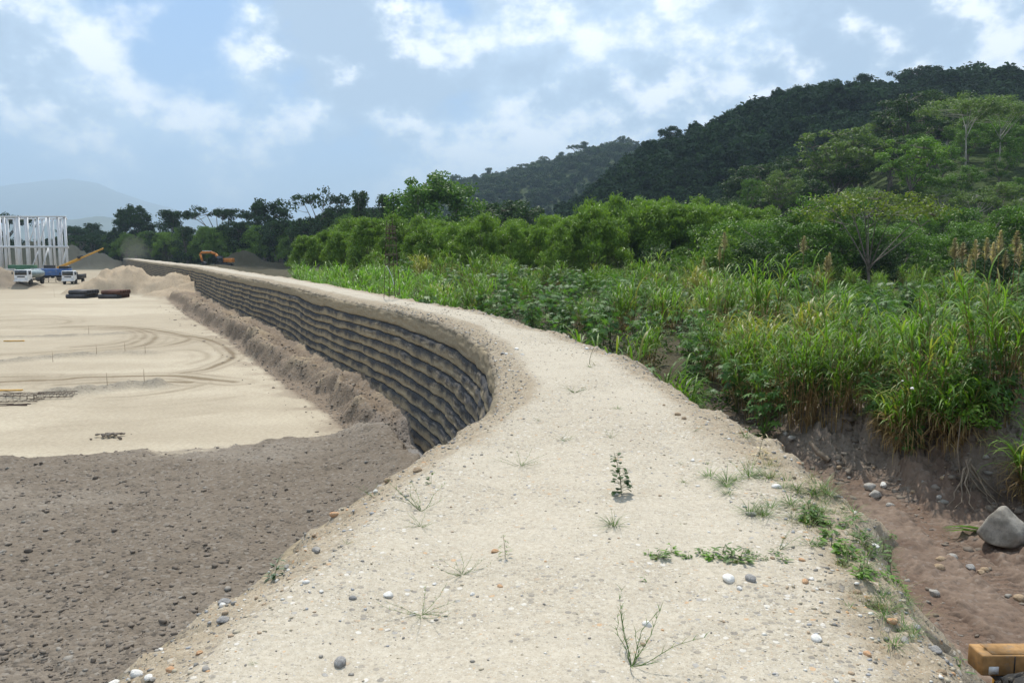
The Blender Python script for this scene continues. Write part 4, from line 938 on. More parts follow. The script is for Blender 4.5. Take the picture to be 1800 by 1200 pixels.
# ---- bamboo row
def sect(u): return 'behind the rebar cage' if u < 740 else ('below the distant ridge' if u < 1010 else 'below the high hill')
bam = []
for row, (d0, hh) in enumerate(((90, 0.98), (100, 1.02), (112, 1.1))):
    u = 545.0 + 30 * row
    while u < 1345:
        dd = d0 + random.uniform(-4, 4) + max(0, (800 - u)) * 0.10
        bam.append((u, dd, hh * random.uniform(0.85, 1.15), row)); u += random.uniform(42, 62)
for u, dd, hh, row in bam:
    x = (u - 900) / F * dd
    top = np.interp(u, [440, 560, 640, 760, 880, 950, 1050, 1150, 1250, 1350], [402, 388, 376, 380, 374, 378, 350, 340, 350, 358])
    need = CAMZ + (445 - top) / F * dd - ghz(x, dd)
    put('bamboo_clump', BA, x, dd, 'feathery green bamboo clump in the %s row, %s' % (('front', 'middle', 'back')[row], sect(u)), 'bamboo', 'bamboo clumps, %s row, %s' % (('front', 'middle', 'back')[row], sect(u)), need / 10.0 * min(hh, 1.08))
# left dark tree line
lt = []
for row, (d0, hh) in enumerate(((190, 0.85), (225, 1.0), (265, 1.1))):
    u = 130.0 + 18 * row
    while u < 720:
        dd = max(d0 + random.uniform(-10, 10) + max(0, 420 - u) * 0.28, float(np.interp(u, [300, 480, 600, 720], [264, 258, 220, 190])) + random.uniform(0, 14)); lt.append((u, dd, hh * random.uniform(0.85, 1.12))); u += random.uniform(26, 40)
for u, dd, hh in lt:
    x = (u - 900) / F * dd
    if (fLx(dd) - x) > -8 and dd < 288: dd += 60; x = (u - 900) / F * dd
    top = np.interp(u, [0, 130, 220, 300, 350, 420, 520, 560, 620, 720], [405, 404, 405, 398, 392, 392, 386, 372, 358, 365])
    need = (CAMZ + (445 - top) / F * dd) * min(hh, 1.04)
    k = random.random()
    if k < 0.55: put('bamboo_clump', BA, x, dd, 'dark bamboo clump in the shaded tree line at the far end of the wall', 'bamboo', 'bamboo clumps in the far tree line', need / 10.0, z=0)
    else: put('broadleaf_tree', TR, x, dd, 'dark broadleaf tree in the shaded tree line at the far end of the wall', 'tree', 'trees in the far tree line', need / 15.0, z=0)
# trees that stand out against the sky
def sky_tree(u, vtop, vbase, dd, meshes, label, s_w=1.0, H=15.0, name='tree'):
    q = atd(u, vtop, dd); s = q[2] / H
    e = put(name, meshes, q[0], dd, label, 'tree', None, 1.0, z=0); e.scale = (s * s_w, s * s_w, s)
sky_tree(233, 362, 470, 330, [make_tree(530, 15, 'round', 0.29, 0.42, 70, 80, 0.6, 0.36, tr=0.02, clr=0.14)], 'lone tall dark tree on a thin trunk above the end of the wall')
sky_tree(208, 392, 470, 330, [TR[3]], 'low dark tree just left of the lone tall tree', 0.7)
sky_tree(298, 369, 470, 330, [TR[2]], 'dark pointed tree between the lone tree and the flat crowned tree')
sky_tree(382, 355, 470, 300, [make_tree(531, 15, 'umbrella', 0.66, 0.45, 46, 62, 0.55, 0.3, tr=0.02, clr=0.12)], 'flat crowned spreading tree with see through branches', 0.95)
sky_tree(462, 350, 470, 290, [make_tree(532, 15, 'tall', 0.34, 0.3, 44, 85, 0.6, 0.36, clr=0.15)], 'dense dark tree with several upright tufts')
sky_tree(490, 352, 470, 290, [make_tree(533, 15, 'tall', 0.3, 0.3, 40, 85, 0.6, 0.36, clr=0.15)], 'dense dark tree right of the tufted tree')
sky_tree(558, 325, 470, 240, [make_tree(534, 15, 'umbrella', 0.5, 0.5, 40, 34, 0.5, 0.28, tr=0.018, clr=0.11)], 'tall airy tree with bare pale branches against the sky', 0.9)
sky_tree(632, 336, 440, 190, [TR[2]], 'narrow green tree rising from the hedge of bamboo', 0.55)
sky_tree(676, 342, 440, 185, [TR[2]], 'narrow green tree beside the big spreading tree', 0.5)
sky_tree(765, 298, 440, 150, [make_tree(535, 15, 'round', 0.47, 0.14, 115, 125, 0.42, 0.26, 'bush', 'bark', clr=0.15, nlimb=10)], 'big spreading green tree standing alone above the bamboo', 1.02)
sky_tree(868, 338, 440, 175, [TR[3]], 'dark rounded tree right of the big spreading tree', 1.05)
sky_tree(905, 352, 440, 185, [TR[0]], 'dark tree behind the right end of the bamboo', 1.0)
for u, vt in ((128, 397), (147, 393), (163, 392), (178, 401), (3, 368)):
    sky_tree(u, vt, 460, 420, [TR[(u // 3) % 4]], {128: 'tiny far dark tree right behind the steel frame', 147: 'small far rounded tree left of the crane jib tip', 163: 'small far tree above the crane jib tip', 178: 'small far tree left of the lone tall tree', 3: 'far dark tree behind the steel frame at the left edge'}[u])
# open branched yellow-green tree
OT = make_tree(540, 11, 'umbrella', 0.66, 0.26, 80, 34, 0.28, 0.15, 'tree_y', 'bark', clr=0.15, tr=0.013, nlimb=9)
q = atd(1528, 452, 72); e = put('open_tree', [OT], q[0], 72, 'open yellow green tree with bare grey spreading branches', 'tree', None, 1.0, z=ghz(q[0], 72) - 0.1); e.scale = (0.98, 0.98, (CAMZ + 123 / F * 72 - ghz(q[0], 72)) / 11)

# ---- woods on the slopes
def on_hill(V, iu, it):
    i = int(iu); j = int(it); return V[i, j]
def hill_pts(V, n, tmin, tmax, rng, umin=0, umax=1.0):
    nu, nt2 = V.shape[:2]; out = []
    while len(out) < n:
        a = rng.uniform(umin, umax) * (nu - 1.01); b = rng.uniform(tmin, tmax) * 45
        i, j = int(a), int(b); fa, fb = a - i, b - j
        out.append((V[i, j] * (1 - fa) + V[i + 1, j] * fa) * (1 - fb) + (V[i, j + 1] * (1 - fa) + V[i + 1, j + 1] * fa) * fb)
    return np.array(out)
rngh = np.random.default_rng(77)
# near spur: individual trees
sp = []
for p in hill_pts(HC, 900, 0.04, 0.99, rngh, 0.0, 0.62):
    if all((p[0] - a[0]) ** 2 + (p[1] - a[1]) ** 2 > 52 for a in sp): sp.append(p)
for p in sp[:190]:
    k = vn(p[0] * 0.03, p[1] * 0.03, 311) + 0.5; wh = ('low' if p[1] < 155 else ('halfway up' if p[1] < 195 else 'high')) + ' on the sunlit spur'
    hsc = 0.72 + 0.55 * ss(p[1], 130, 215)
    if k < 0.35: put('hillside_tree', TRP, p[0], p[1], 'pale green leafy tree ' + wh, 'tree', 'pale trees ' + wh, float(hsc) * random.uniform(0.65, 1.0), z=p[2] - 0.3)
    elif k < 0.75: put('hillside_tree', TRL, p[0], p[1], 'bright green bushy tree ' + wh, 'tree', 'bushy trees ' + wh, float(hsc) * random.uniform(0.8, 1.2), z=p[2] - 0.3)
    else: put('hillside_tree', TR, p[0], p[1], 'dark green tall tree ' + wh, 'tree', 'dark trees ' + wh, float(hsc) * random.uniform(0.6, 0.95), z=p[2] - 0.3)
WT = make_tree(550, 15, 'umbrella', 0.58, 0.5, 60, 70, 0.42, 0.25, 'tree_l', 'barkw', clr=0.16, tr=0.011)
for u, vb, dd, s, lab in ((1697, 292, 165, 0.98, 'umbrella crowned tree with forked white trunk on the spur'), (1757, 290, 165, 0.85, 'umbrella crowned tree with thin white trunk at the right')):
    q = atd(u, vb, dd); put('white_trunk_tree', [WT], q[0], dd, lab, 'tree', None, s, z=q[2])
def hill_tree(u, vt, vb, wpx, dd, mesh, H, spread, label, name='hillside_tree'):
    q = atd(u, vb, dd); e = put(name, [mesh], q[0], dd, label, 'tree', None, 1.0, z=q[2] - 0.5); sx = wpx / F * dd / (2 * spread * H); e.scale = (sx, sx, ((vb - vt) / F * dd + 0.5) / H)
BT = [make_tree(560, 14, 'round', 0.5, 0.15, 90, 90, 0.42, 0.26, 'tree_l', 'bark', clr=0.15), make_tree(561, 14, 'round', 0.5, 0.12, 90, 90, 0.42, 0.28, 'bush_l', 'bark', clr=0.15), make_tree(562, 14, 'round', 0.5, 0.15, 90, 90, 0.45, 0.28, 'tree', 'bark', clr=0.15)]
for a in ((1475, 222, 345, 160, 170, BT[0], 14, .5, 'big rounded grey green tree on the left end of the sunlit spur'), (1605, 238, 345, 125, 150, BT[1], 14, .5, 'bright green vine covered tree in the middle of the spur'),
          (1592, 170, 280, 130, 195, BT[2], 14, .5, 'large dark green tree with hanging vines high on the spur'), (1790, 165, 300, 120, 185, BT[0], 14, .5, 'grey green broad tree at the right edge of the spur'),
          (1318, 312, 372, 42, 140, TRL[0], 9, .5, 'light green slender tree at the left foot of the spur'), (1370, 296, 372, 80, 150, BT[0], 14, .5, 'pale bushy tree between the slender tree and the big rounded tree'), (1650, 165, 262, 120, 210, BT[2], 14, .5, 'dark tree behind the forked white trunk')):
    hill_tree(*a)
# main hill crest: individual trees against the sky
nu = HA.shape[0]; cr_pts = []
u = 1060.0
uu = np.linspace(1000, 2400, nu)
while u < 1830:
    i = int(np.interp(u, uu, np.arange(nu))); p = HA[i, 44] if random.random() < 0.6 else HA[i, 41]; cr_pts.append(p); u += random.uniform(16, 34)
for p in cr_pts: put('crest_tree', TR, p[0] + random.uniform(-2, 2), p[1], 'dark tree on the skyline of the high hill', 'tree', 'trees along the skyline of the high hill', random.choice((0.9, 1.1, 1.3, 1.7)), z=p[2] - 1)
uu = np.linspace(640, 1500, HB.shape[0]); u = 790.0
while u < 1120:
    i = int(np.interp(u, uu, np.arange(len(uu)))); p = HB[i, 44]
    put('crest_tree', TR, p[0], p[1], 'dark tree on the skyline of the distant ridge', 'tree', 'trees along the skyline of the distant ridge', random.uniform(1.0, 2.2), z=p[2] - 1); u += random.uniform(8, 16)

# mass of forest on the shaded slopes: one object per wood, crowns scattered by geometry nodes
def low_crown(seed, mat):
    rng = np.random.default_rng(seed); g = Geo(); n = 26
    q = nrm(rng.normal(size=(n, 3))) * rng.uniform(0.5, 1, (n, 1)); C = q * np.array((5.2, 5.2, 4.2)) + np.array((0, 0, 6.0))
    leaves(g, C, 1.9 * rng.uniform(0.7, 1.3, n), 46, 1.15, 0.75, rng, flat=0.75)
    g.tube(np.array([(0, 0, -2), (0, 0, 3), (0.3, 0, 6)]), [0.4, 0.3, 0.2], 5)
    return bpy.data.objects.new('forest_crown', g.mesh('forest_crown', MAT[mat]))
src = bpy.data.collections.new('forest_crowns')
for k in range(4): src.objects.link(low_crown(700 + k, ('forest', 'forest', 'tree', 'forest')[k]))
def scatter(name, P, S, label):
    me = bpy.data.meshes.new(name); me.from_pydata([tuple(p) for p in P], [], [])
    a = me.attributes.new('size', 'FLOAT', 'POINT'); a.data.foreach_set('value', np.asarray(S, np.float32))
    o = ob(name, me); tag(o, label, 'forest', None, 'stuff')
    ng_ = bpy.data.node_groups.new(name + '_scatter', 'GeometryNodeTree')
    ng_.interface.new_socket('Geometry', in_out='INPUT', socket_type='NodeSocketGeometry'); ng_.interface.new_socket('Geometry', in_out='OUTPUT', socket_type='NodeSocketGeometry')
    gi = ng_.nodes.new('NodeGroupInput'); go = ng_.nodes.new('NodeGroupOutput'); ip = ng_.nodes.new('GeometryNodeInstanceOnPoints')
    ci = ng_.nodes.new('GeometryNodeCollectionInfo'); ci.inputs[0].default_value = src; ci.inputs[1].default_value = True; ci.inputs[2].default_value = True
    ip.inputs['Pick Instance'].default_value = True
    na = ng_.nodes.new('GeometryNodeInputNamedAttribute'); na.data_type = 'FLOAT'; na.inputs[0].default_value = 'size'
    rv = ng_.nodes.new('FunctionNodeRandomValue'); rv.data_type = 'FLOAT_VECTOR'; rv.inputs[0].default_value = (-0.12, -0.12, 0); rv.inputs[1].default_value = (0.12, 0.12, 6.28)
    l = ng_.links
    l.new(gi.outputs[0], ip.inputs['Points']); l.new(ci.outputs[0], ip.inputs['Instance']); l.new(rv.outputs[0], ip.inputs['Rotation']); l.new(na.outputs[0], ip.inputs['Scale']); l.new(ip.outputs[0], go.inputs[0])
    md = o.modifiers.new('scatter', 'NODES'); md.node_group = ng_
    return o
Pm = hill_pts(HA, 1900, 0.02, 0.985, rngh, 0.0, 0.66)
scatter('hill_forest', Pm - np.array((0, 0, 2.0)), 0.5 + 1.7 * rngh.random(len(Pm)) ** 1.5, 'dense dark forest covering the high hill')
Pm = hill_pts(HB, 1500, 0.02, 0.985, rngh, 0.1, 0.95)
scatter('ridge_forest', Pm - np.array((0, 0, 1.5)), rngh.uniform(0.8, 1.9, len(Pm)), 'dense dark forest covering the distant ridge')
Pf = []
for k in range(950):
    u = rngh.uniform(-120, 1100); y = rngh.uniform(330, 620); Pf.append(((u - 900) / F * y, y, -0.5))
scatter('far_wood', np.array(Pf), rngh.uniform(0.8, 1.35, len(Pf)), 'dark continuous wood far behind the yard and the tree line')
Pf = []
for k in range(420):
    u = rngh.uniform(600, 1400); y = rngh.uniform(118, 185) + max(0, 700 - u) * 0.12; Pf.append(((u - 900) / F * y, y, 0))
scatter('back_wood', np.array(Pf), rngh.uniform(0.42, 0.72, len(Pf)), 'dense green wood filling the flat land behind the bamboo row')

# low ground cover in the field
gcv = Geo(); rngc = np.random.default_rng(5)
for x, y in pts[::1]:
    n = 3 if y < 50 else 2
    for k in range(n):
        px_, py_ = x + rngc.normal() * 0.9, y + rngc.normal() * 0.9
        if qdist(px_, py_) < 2.6 or (py_ < 21 and px_ < 9.8): continue
        c = np.array([[px_, py_, ghz(px_, py_) + 0.22]])
        leaves(gcv, c + rngc.normal(size=(1, 3)) * 0.1, np.array([0.62]), 46, 0.17, 0.08, rngc, flat=0.6)
tag(ob('ground_cover', gcv.mesh('ground_cover', MAT['tree'])), 'low leafy ground cover between the tall grass clumps', 'ground cover', None, 'stuff')  # dark tree leaf colour puts extra shade between the clumps

# ------------------------------------------------------------------ stones, pebbles, clods
def ico(sub=1):
    t = (1 + 5 ** 0.5) / 2
    V = [(-1, t, 0), (1, t, 0), (-1, -t, 0), (1, -t, 0), (0, -1, t), (0, 1, t), (0, -1, -t), (0, 1, -t), (t, 0, -1), (t, 0, 1), (-t, 0, -1), (-t, 0, 1)]
    Fc = [(0, 11, 5), (0, 5, 1), (0, 1, 7), (0, 7, 10), (0, 10, 11), (1, 5, 9), (5, 11, 4), (11, 10, 2), (10, 7, 6), (7, 1, 8), (3, 9, 4), (3, 4, 2), (3, 2, 6), (3, 6, 8), (3, 8, 9), (4, 9, 5), (2, 4, 11), (6, 2, 10), (8, 6, 7), (9, 8, 1)]
    V = [np.array(v) / np.linalg.norm(v) for v in V]
    for _ in range(sub):
        c = {}; nF = []
        def mid(a, b):
            k = (min(a, b), max(a, b))
            if k not in c: m = V[a] + V[b]; V.append(m / np.linalg.norm(m)); c[k] = len(V) - 1
            return c[k]
        for a, b, d in Fc: x, y, z = mid(a, b), mid(b, d), mid(d, a); nF += [(a, x, z), (b, y, x), (d, z, y), (x, y, z)]
        Fc = nF
    return np.array(V), np.array(Fc)
ICO0 = ico(0); ICO2 = ico(2); ICO3 = ico(3)
def stone_mesh(seed, mat, ang=0.35, I=ICO2, planes=7):
    rng = np.random.default_rng(seed); V = I[0].copy()
    for k in range(planes):   # broken facets
        n = nrm(rng.normal(size=3)); d = rng.uniform(0.55, 0.9); h = V @ n; V = V - np.where(h > d, h - d, 0)[:, None] * n * (0.9 if ang > 0.3 else 0.55)
    V += 0.10 * np.stack([vn(V[:, 1] * 2.3 + seed, V[:, 2] * 2.3, 1), vn(V[:, 2] * 2.3, V[:, 0] * 2.3 + seed, 2), vn(V[:, 0] * 2.3, V[:, 1] * 2.3 + seed, 3)], 1)
    return raw_mesh('stone', V, I[1], MAT[mat], True)
def scatter_pebbles(name, P, S, mat, label, rng, cat_='gravel'):
    V0, F0 = ICO0; n = len(P)
    sc_ = np.stack([rng.uniform(0.7, 1.3, n), rng.uniform(0.6, 1.1, n), rng.uniform(0.35, 0.75, n)], 1) * S[:, None]
    a = rng.uniform(0, 2 * pi, n); V = V0[None] * (1 + (0.36 if mat == 'clod' else 0.22) * rng.normal(size=(n, 12, 1)).clip(-1.3, 1.3)) * sc_[:, None] * (1.25 if mat == 'clod' else 1.0)
    x = V[..., 0] * np.cos(a)[:, None] - V[..., 1] * np.sin(a)[:, None]; y = V[..., 0] * np.sin(a)[:, None] + V[..., 1] * np.cos(a)[:, None]
    V = np.stack([x, y, V[..., 2]], -1) + P[:, None]
    Fc = (F0[None] + (np.arange(n) * 12)[:, None, None]).reshape(-1, 3)
    me = raw_mesh(name, V.reshape(-1, 3), Fc, MAT[mat], False, {'rnd': np.repeat(rng.random(n), 12)})
    return tag(ob(name, me), label, cat_, None, 'stuff')
rp = np.random.default_rng(19)
# on the embankment: more along the edges
n = 17500
y = 2.6 + 26 * rp.random(n) ** 1.9; xl = fLx(y); xr = fRx(y); t = np.where(rp.random(n) < 0.45, np.where(rp.random(n) < 0.5, rp.random(n) ** 2 * 0.22, 1 - rp.random(n) ** 2 * 0.26), rp.random(n)); t = np.clip(t, 0.012, 0.985); t = np.where(rp.random(n) < 0.16, 0.97 + 0.22 * rp.random(n), t)
patch = fbm(( xl + (xr - xl) * t) * 0.7, y * 0.7, 321, 4)
keep = (rp.random(n) < 0.25 + 1.4 * np.clip(patch + 0.12, 0, 1)) | (t < 0.16) | (t > 0.8)
y = y[keep]; t = t[keep]; xl = fLx(y); xr = fRx(y); x = xl + (xr - xl) * t
# height from the embankment grid itself
from mathutils.bvhtree import BVHTree
def bvh_of(V, Fc, sel=None): return BVHTree.FromPolygons([tuple(v) for v in V], [tuple(f) for f in Fc])
nr_ = int(np.searchsorted(PA[:, 1], 34)); nr0 = int(np.searchsorted(PA[:, 1], 1.0))
BV = bvh_of(np.stack([X, Y, Zt], -1)[nr0:nr_].reshape(-1, 3), grid_faces(nr_ - nr0, U.shape[1]))
def bz(x, y):
    h = BV.ray_cast(Vector((x, y, 9)), Vector((0, 0, -1))); return h[0].z if h[0] else TOPZ
z = np.array([bz(a, b) for a, b in zip(x, y)])
S = 0.0036 + 0.011 * rp.random(len(x)) ** 4; S *= np.where((t < 0.14) | (t > 0.82), 1.35, 1.0) * (0.7 + 0.05 * y)
scatter_pebbles('gravel', np.stack([x, y, z + S * 0.15], 1), S, 'pebble', 'loose river gravel strewn over the embankment top and its shoulders', rp)
# dark clods on the brown soil
n = 9000; u_ = rp.uniform(-30, 860, n); v_ = rp.uniform(770, 1230, n)
dvec = np.stack([(u_ - 900) / F, UP[1] * (600 - v_) / F + FW[1], UP[2] * (600 - v_) / F + FW[2]], 1); tt = (0.3 - CAMZ) / dvec[:, 2]
x = dvec[:, 0] * tt; y = dvec[:, 1] * tt
keep = (brown_edge(x, y) > -0.4) & ((fLx(y) - x) * fcos(y) > 0.8); x = x[keep]; y = y[keep]
z = hgt(x, y); S = 0.008 + 0.042 * rp.random(len(x)) ** 7
scatter_pebbles('soil_crumbs', np.stack([x, y, z], 1), S, 'clod', 'dark crumbs of soil all over the brown ground below the embankment', rp, 'soil')
# crumbs along the spoil bank and on dirt at right
n = 2600; y = 22 + 60 * rp.random(n) ** 1.5; p = benchw(y) * np.where(rp.random(n) < 0.88, 0.4 + 0.75 * rp.random(n), 1.1 + 0.7 * rp.random(n) ** 2); x = fLx(y) - p / fcos(y)
z = hgt(x, y); S = (0.015 + 0.05 * rp.random(n) ** 4) * (0.7 + 0.010 * y)
scatter_pebbles('bank_crumbs', np.stack([x, y, z], 1), S, 'clod', 'crumbled soil along the spoil bank at the foot of the wall', rp, 'soil')
n = 6500; y = rp.uniform(9.5, 27, n); x = rp.uniform(4.8, 16, n); keep = (x - fRx(y)) > 2.4; x = x[keep]; y = y[keep]; z = hgt(x, y); S = (0.012 + 0.10 * rp.random(len(x)) ** 6) * np.where((np.abs(x - 7.4) < 1.6) & (y < 17), 0.6, 1.0)
scatter_pebbles('track_crumbs', np.stack([x, y, z], 1), S, 'clod', 'soil crumbs on the dirt track and heaps right of the embankment', rp, 'soil')

STN = {k: [stone_mesh(800 + 10 * i + j, 'rock_' + k, 0.4 if j % 2 else 0.2) for j in range(3)] for i, k in enumerate('gwobs')}
def stone(u, v, size, kind, label, group=None, flat=0.6, zoff=0.0, on='top', name='stone'):
    if on == 'top':
        q = at(u, v, TOPZ)
        for _ in range(3): q = at(u, v, bz(q[0], q[1]))
        z = bz(q[0], q[1])
    else: q = at_px(u, v); z = ghz(q[0], q[1])
    o = ob(name, random.choice(STN[kind]), None, (q[0], q[1], z + size * flat * 0.35), random.uniform(0, 6.28)); o.scale = (size, size * random.uniform(0.65, 0.95), size * flat)
    return tag(o, label, 'stone', group)
def px_m(u, v, z=TOPZ): q = at(u, v, z); return math.hypot(q[1], CAMZ - z) / F   # metres per photo pixel there
for u, v, w_, k, lab in [(1137, 1098, 19, 'w', 'white pebble lying alone in the middle of the embankment'), (1655, 1182, 18, 'b', 'brown oval stone near the lower right corner'), (1591, 1118, 24, 'g', 'long flat grey stone near the right shoulder'), (1612, 1104, 17, 's', 'dark thin stone under the crumbling right shoulder'),
    (1682, 1142, 18, 's', 'round grey stone beside the yellow machine'), (1700, 1140, 16, 'w', 'pale stone touching the yellow machine beam'), (1653, 1136, 14, 'g', 'rounded tan stone left of the two stones by the machine'), (1666, 1136, 13, 'b', 'brown stone wedged between two round stones by the machine'),
    (654, 858, 20, 'g', 'large rounded stone on the left shoulder near the soil cut'), (660, 865, 11, 'w', 'white stone touching the large rounded stone'), (588, 912, 20, 'o', 'orange tan stone on the left shoulder'), (552, 937, 10, 'b', 'brown stone left of the orange stone'), (563, 924, 9, 'w', 'white stone beside the orange stone'), (682, 846, 18, 'b', 'flat tan stone at the lip of the left shoulder'), (733, 828, 20, 'b', 'tan block at the lip above the gravel trench'), (745, 812, 12, 'o', 'rounded tan stone above the gravel trench'),
    (1202, 736, 11, 'b', 'small brown stone standing alone on the right half of the path'), (1218, 810, 11, 'w', 'white stone next to the small grass tuft'), (1565, 960, 26, 'g', 'grey stone block on the right shoulder'), (1588, 952, 18, 'w', 'white stone on the right shoulder above the track'), (1538, 962, 18, 'w', 'white stone in front of the green weeds'), (1550, 930, 22, 'g', 'large grey stone on the right shoulder'),
    (1572, 925, 9, 'w', 'small white stone at the top of the right shoulder'), (1508, 1042, 18, 'b', 'flat tan stone below the weeds'), (1525, 1150, 16, 'o', 'orange flat stone near the bottom right'), (1415, 1023, 16, 'o', 'pale orange stone on the right part of the path'), (1280, 1020, 28, 'w', 'long white stone right of the middle'), (1300, 1035, 12, 'w', 'small white stone below the long white stone'), (1320, 1020, 26, 's', 'dark blue grey stone patch beside the long white stone'),
    (598, 1166, 28, 's', 'dark slate stone at the bottom left of the path'), (240, 1185, 28, 'w', 'white rounded stone in the bottom left corner'), (198, 1198, 26, 'w', 'pale stone at the very bottom left'), (262, 1195, 18, 'w', 'small white stone beside the bottom left stones'), (350, 1080, 10, 's', 'dark grey stone on the left shoulder low down'), (392, 1092, 22, 's', 'long grey stone on the left shoulder'), (390, 1038, 12, 'w', 'white stone on the left shoulder edge'), (503, 962, 14, 'g', 'grey stone on the shoulder by the thistle'), (506, 967, 9, 'w', 'small white stone by the thistle'),
    (683, 1047, 20, 'w', 'long cream stone left of the middle'), (620, 1052, 14, 's', 'flat blue grey stone left of the middle'), (565, 1040, 10, 'w', 'white pebble on the left half of the path'), (764, 1027, 10, 'w', 'white pebble left of the creeping grass'), (830, 1045, 11, 'w', 'white pebble right of the creeping grass'), (870, 970, 15, 'o', 'flat reddish stone at the foot of the seedling'), (1130, 1133, 10, 'b', 'dark brown pebble below the white one'), (350, 1148, 13, 'o', 'orange stone on the lower left shoulder'), (300, 1178, 20, 'o', 'brown pointed stone at the bottom left')]:
    stone(u, v, w_ * 0.5 * px_m(u, v), k, lab)
# more stones along both shoulders and over the path
rs_ = random.Random(4); cnt = 0
while cnt < 48:
    yy = 2.7 + 13 * rs_.random() ** 1.6; left_ = rs_.random() < 0.4
    tt_ = rs_.random() ** 2 * 0.2 + 0.02 if left_ else (1 - rs_.random() ** 2 * 0.3 - 0.02 if rs_.random() < 0.75 else rs_.random())
    xx_ = float(fLx(yy) + (fRx(yy) - fLx(yy)) * tt_); u = 900 + F * xx_ / yy
    if not (150 < u < 1790): continue
    sz = rs_.uniform(0.010, 0.03) * (1 + 0.06 * yy)
    k = rs_.choice('gggwwobbs'); z = bz(xx_, yy)
    o = ob('stone', rs_.choice(STN[k]), None, (xx_, yy, z + sz * 0.2), rs_.uniform(0, 6.28)); o.scale = (sz, sz * 0.8, sz * 0.55)
    where = 'left shoulder of the embankment' if tt_ < 0.25 else ('right shoulder of the embankment' if tt_ > 0.66 else 'middle of the embankment top')
    nm = {'g': 'grey', 'w': 'white', 'o': 'orange', 'b': 'brown', 's': 'slate grey'}[k]
    tag(o, 'small %s stone among the gravel on the %s' % (nm, where), 'stone', '%s stones on the %s' % (nm, where)); cnt += 1
# boulder and stones on the track
def rock(u, v, size, kind, label, flat=0.8, I=ICO3, seed=0):
    q = at_px(u, v); o = ob('boulder', stone_mesh(900 + seed, 'rock_d' if size > 0.3 else 'rock_' + kind, 0.4, I, 12), None, (q[0], q[1], ghz(q[0], q[1]) + size * flat * 0.7), 0.7 + seed); o.scale = (size, size * 0.85, size * flat)
    return tag(o, label, 'boulder')
rock(1762, 955, 0.50, 'g', 'large rounded grey boulder standing on the dirt right of the track', 0.85, seed=3)
rock(1537, 876, 0.16, 'g', 'smaller of two grey boulders where the dirt track begins', 0.7, seed=1); rock(1530, 862, 0.15, 'g', 'rounded boulder left of the track start', 0.75, seed=2); rock(1552, 858, 0.09, 'w', 'small pale rock beside the rounded boulder', 0.8, seed=4)
for j, (u, v, s) in enumerate(((1605, 868, 0.07), (1650, 1000, 0.055), (1706, 1000, 0.09), (1724, 1010, 0.07), (1728, 1030, 0.08), (1792, 1055, 0.10), (1790, 940, 0.06), (1392, 775, 0.12), (1380, 768, 0.1))):
    stone(u, v, s, 'bgsbsbggg'[j], 'dark lump of earth or stone lying on the dirt right of the embankment', 'lumps on the dirt right of the embankment', 0.7, on='ground')
rs_ = random.Random(12)
for k in range(46):
    u, v = rs_.uniform(1390, 1795), rs_.uniform(735, 1050); q = at_px(u, v); sz = rs_.choice((0.03, 0.04, 0.05, 0.07, 0.10)) * rs_.uniform(0.8, 1.2)
    if q[0] - fRx(q[1]) < 2.2: continue
    kd = rs_.choice('ggdb'); o = ob('stone', rs_.choice(STN[kd] if kd in STN else STN['b']), None, (q[0], q[1], ghz(q[0], q[1]) + sz * 0.25), rs_.uniform(0, 6)); o.scale = (sz, sz * 0.8, sz * 0.7)
    tag(o, '%s stone lying on the brown dirt right of the embankment' % ('grey' if kd == 'g' else 'brown'), 'stone', '%s stones on the brown dirt' % ('grey' if kd == 'g' else 'brown'))
rs_ = random.Random(9); cnt = 0
CL = [stone_mesh(950 + j, 'clod', 0.4, ICO2, 9) for j in range(3)]
for m_ in CL: m_.attributes.new('rnd', 'FLOAT', 'POINT').data.foreach_set('value', np.full(len(m_.vertices), 0.5, np.float32))
while cnt < 45:
    u, v = rs_.uniform(5, 690), rs_.uniform(800, 1180); q = at_px(u, v)
    if brown_edge(np.array([q[0]]), np.array([q[1]]))[0] < 0.2 or (fLx(q[1]) - q[0]) < 1.3: continue
    sz = rs_.choice((0.025, 0.03, 0.04, 0.045, 0.065)) * rs_.uniform(0.8, 1.2); o = ob('soil_clod', rs_.choice(CL), None, (q[0], q[1], ghz(q[0], q[1]) + sz * 0.3), rs_.uniform(0, 6)); o.scale = (sz, sz * 0.8, sz * 0.75)
    tag(o, 'dark lump of soil on the brown ground below the embankment', 'soil clod', 'dark soil lumps on the brown ground'); cnt += 1
# dark debris heap in the yard
q = at_px(195, 770); g = Geo(); rr = np.random.default_rng(3)
for k in range(60):
    a, b = rr.normal() * 0.22, rr.normal() * 0.12; sz = rr.uniform(0.02, 0.07); g.add(ICO0[0] * np.array((sz, sz * 0.8, sz * 0.6)) * (1 + 0.2 * rr.normal(size=(12, 1))) + np.array((a, b, 0.10 * math.exp(-a * a - 8 * b * b))), ICO0[1])
tag(ob('debris_heap', g.mesh('debris_heap', MAT['clod']), None, (q[0], q[1], ghz(q[0], q[1]))), 'small dark heap of debris lying alone on the sand yard', 'debris heap')

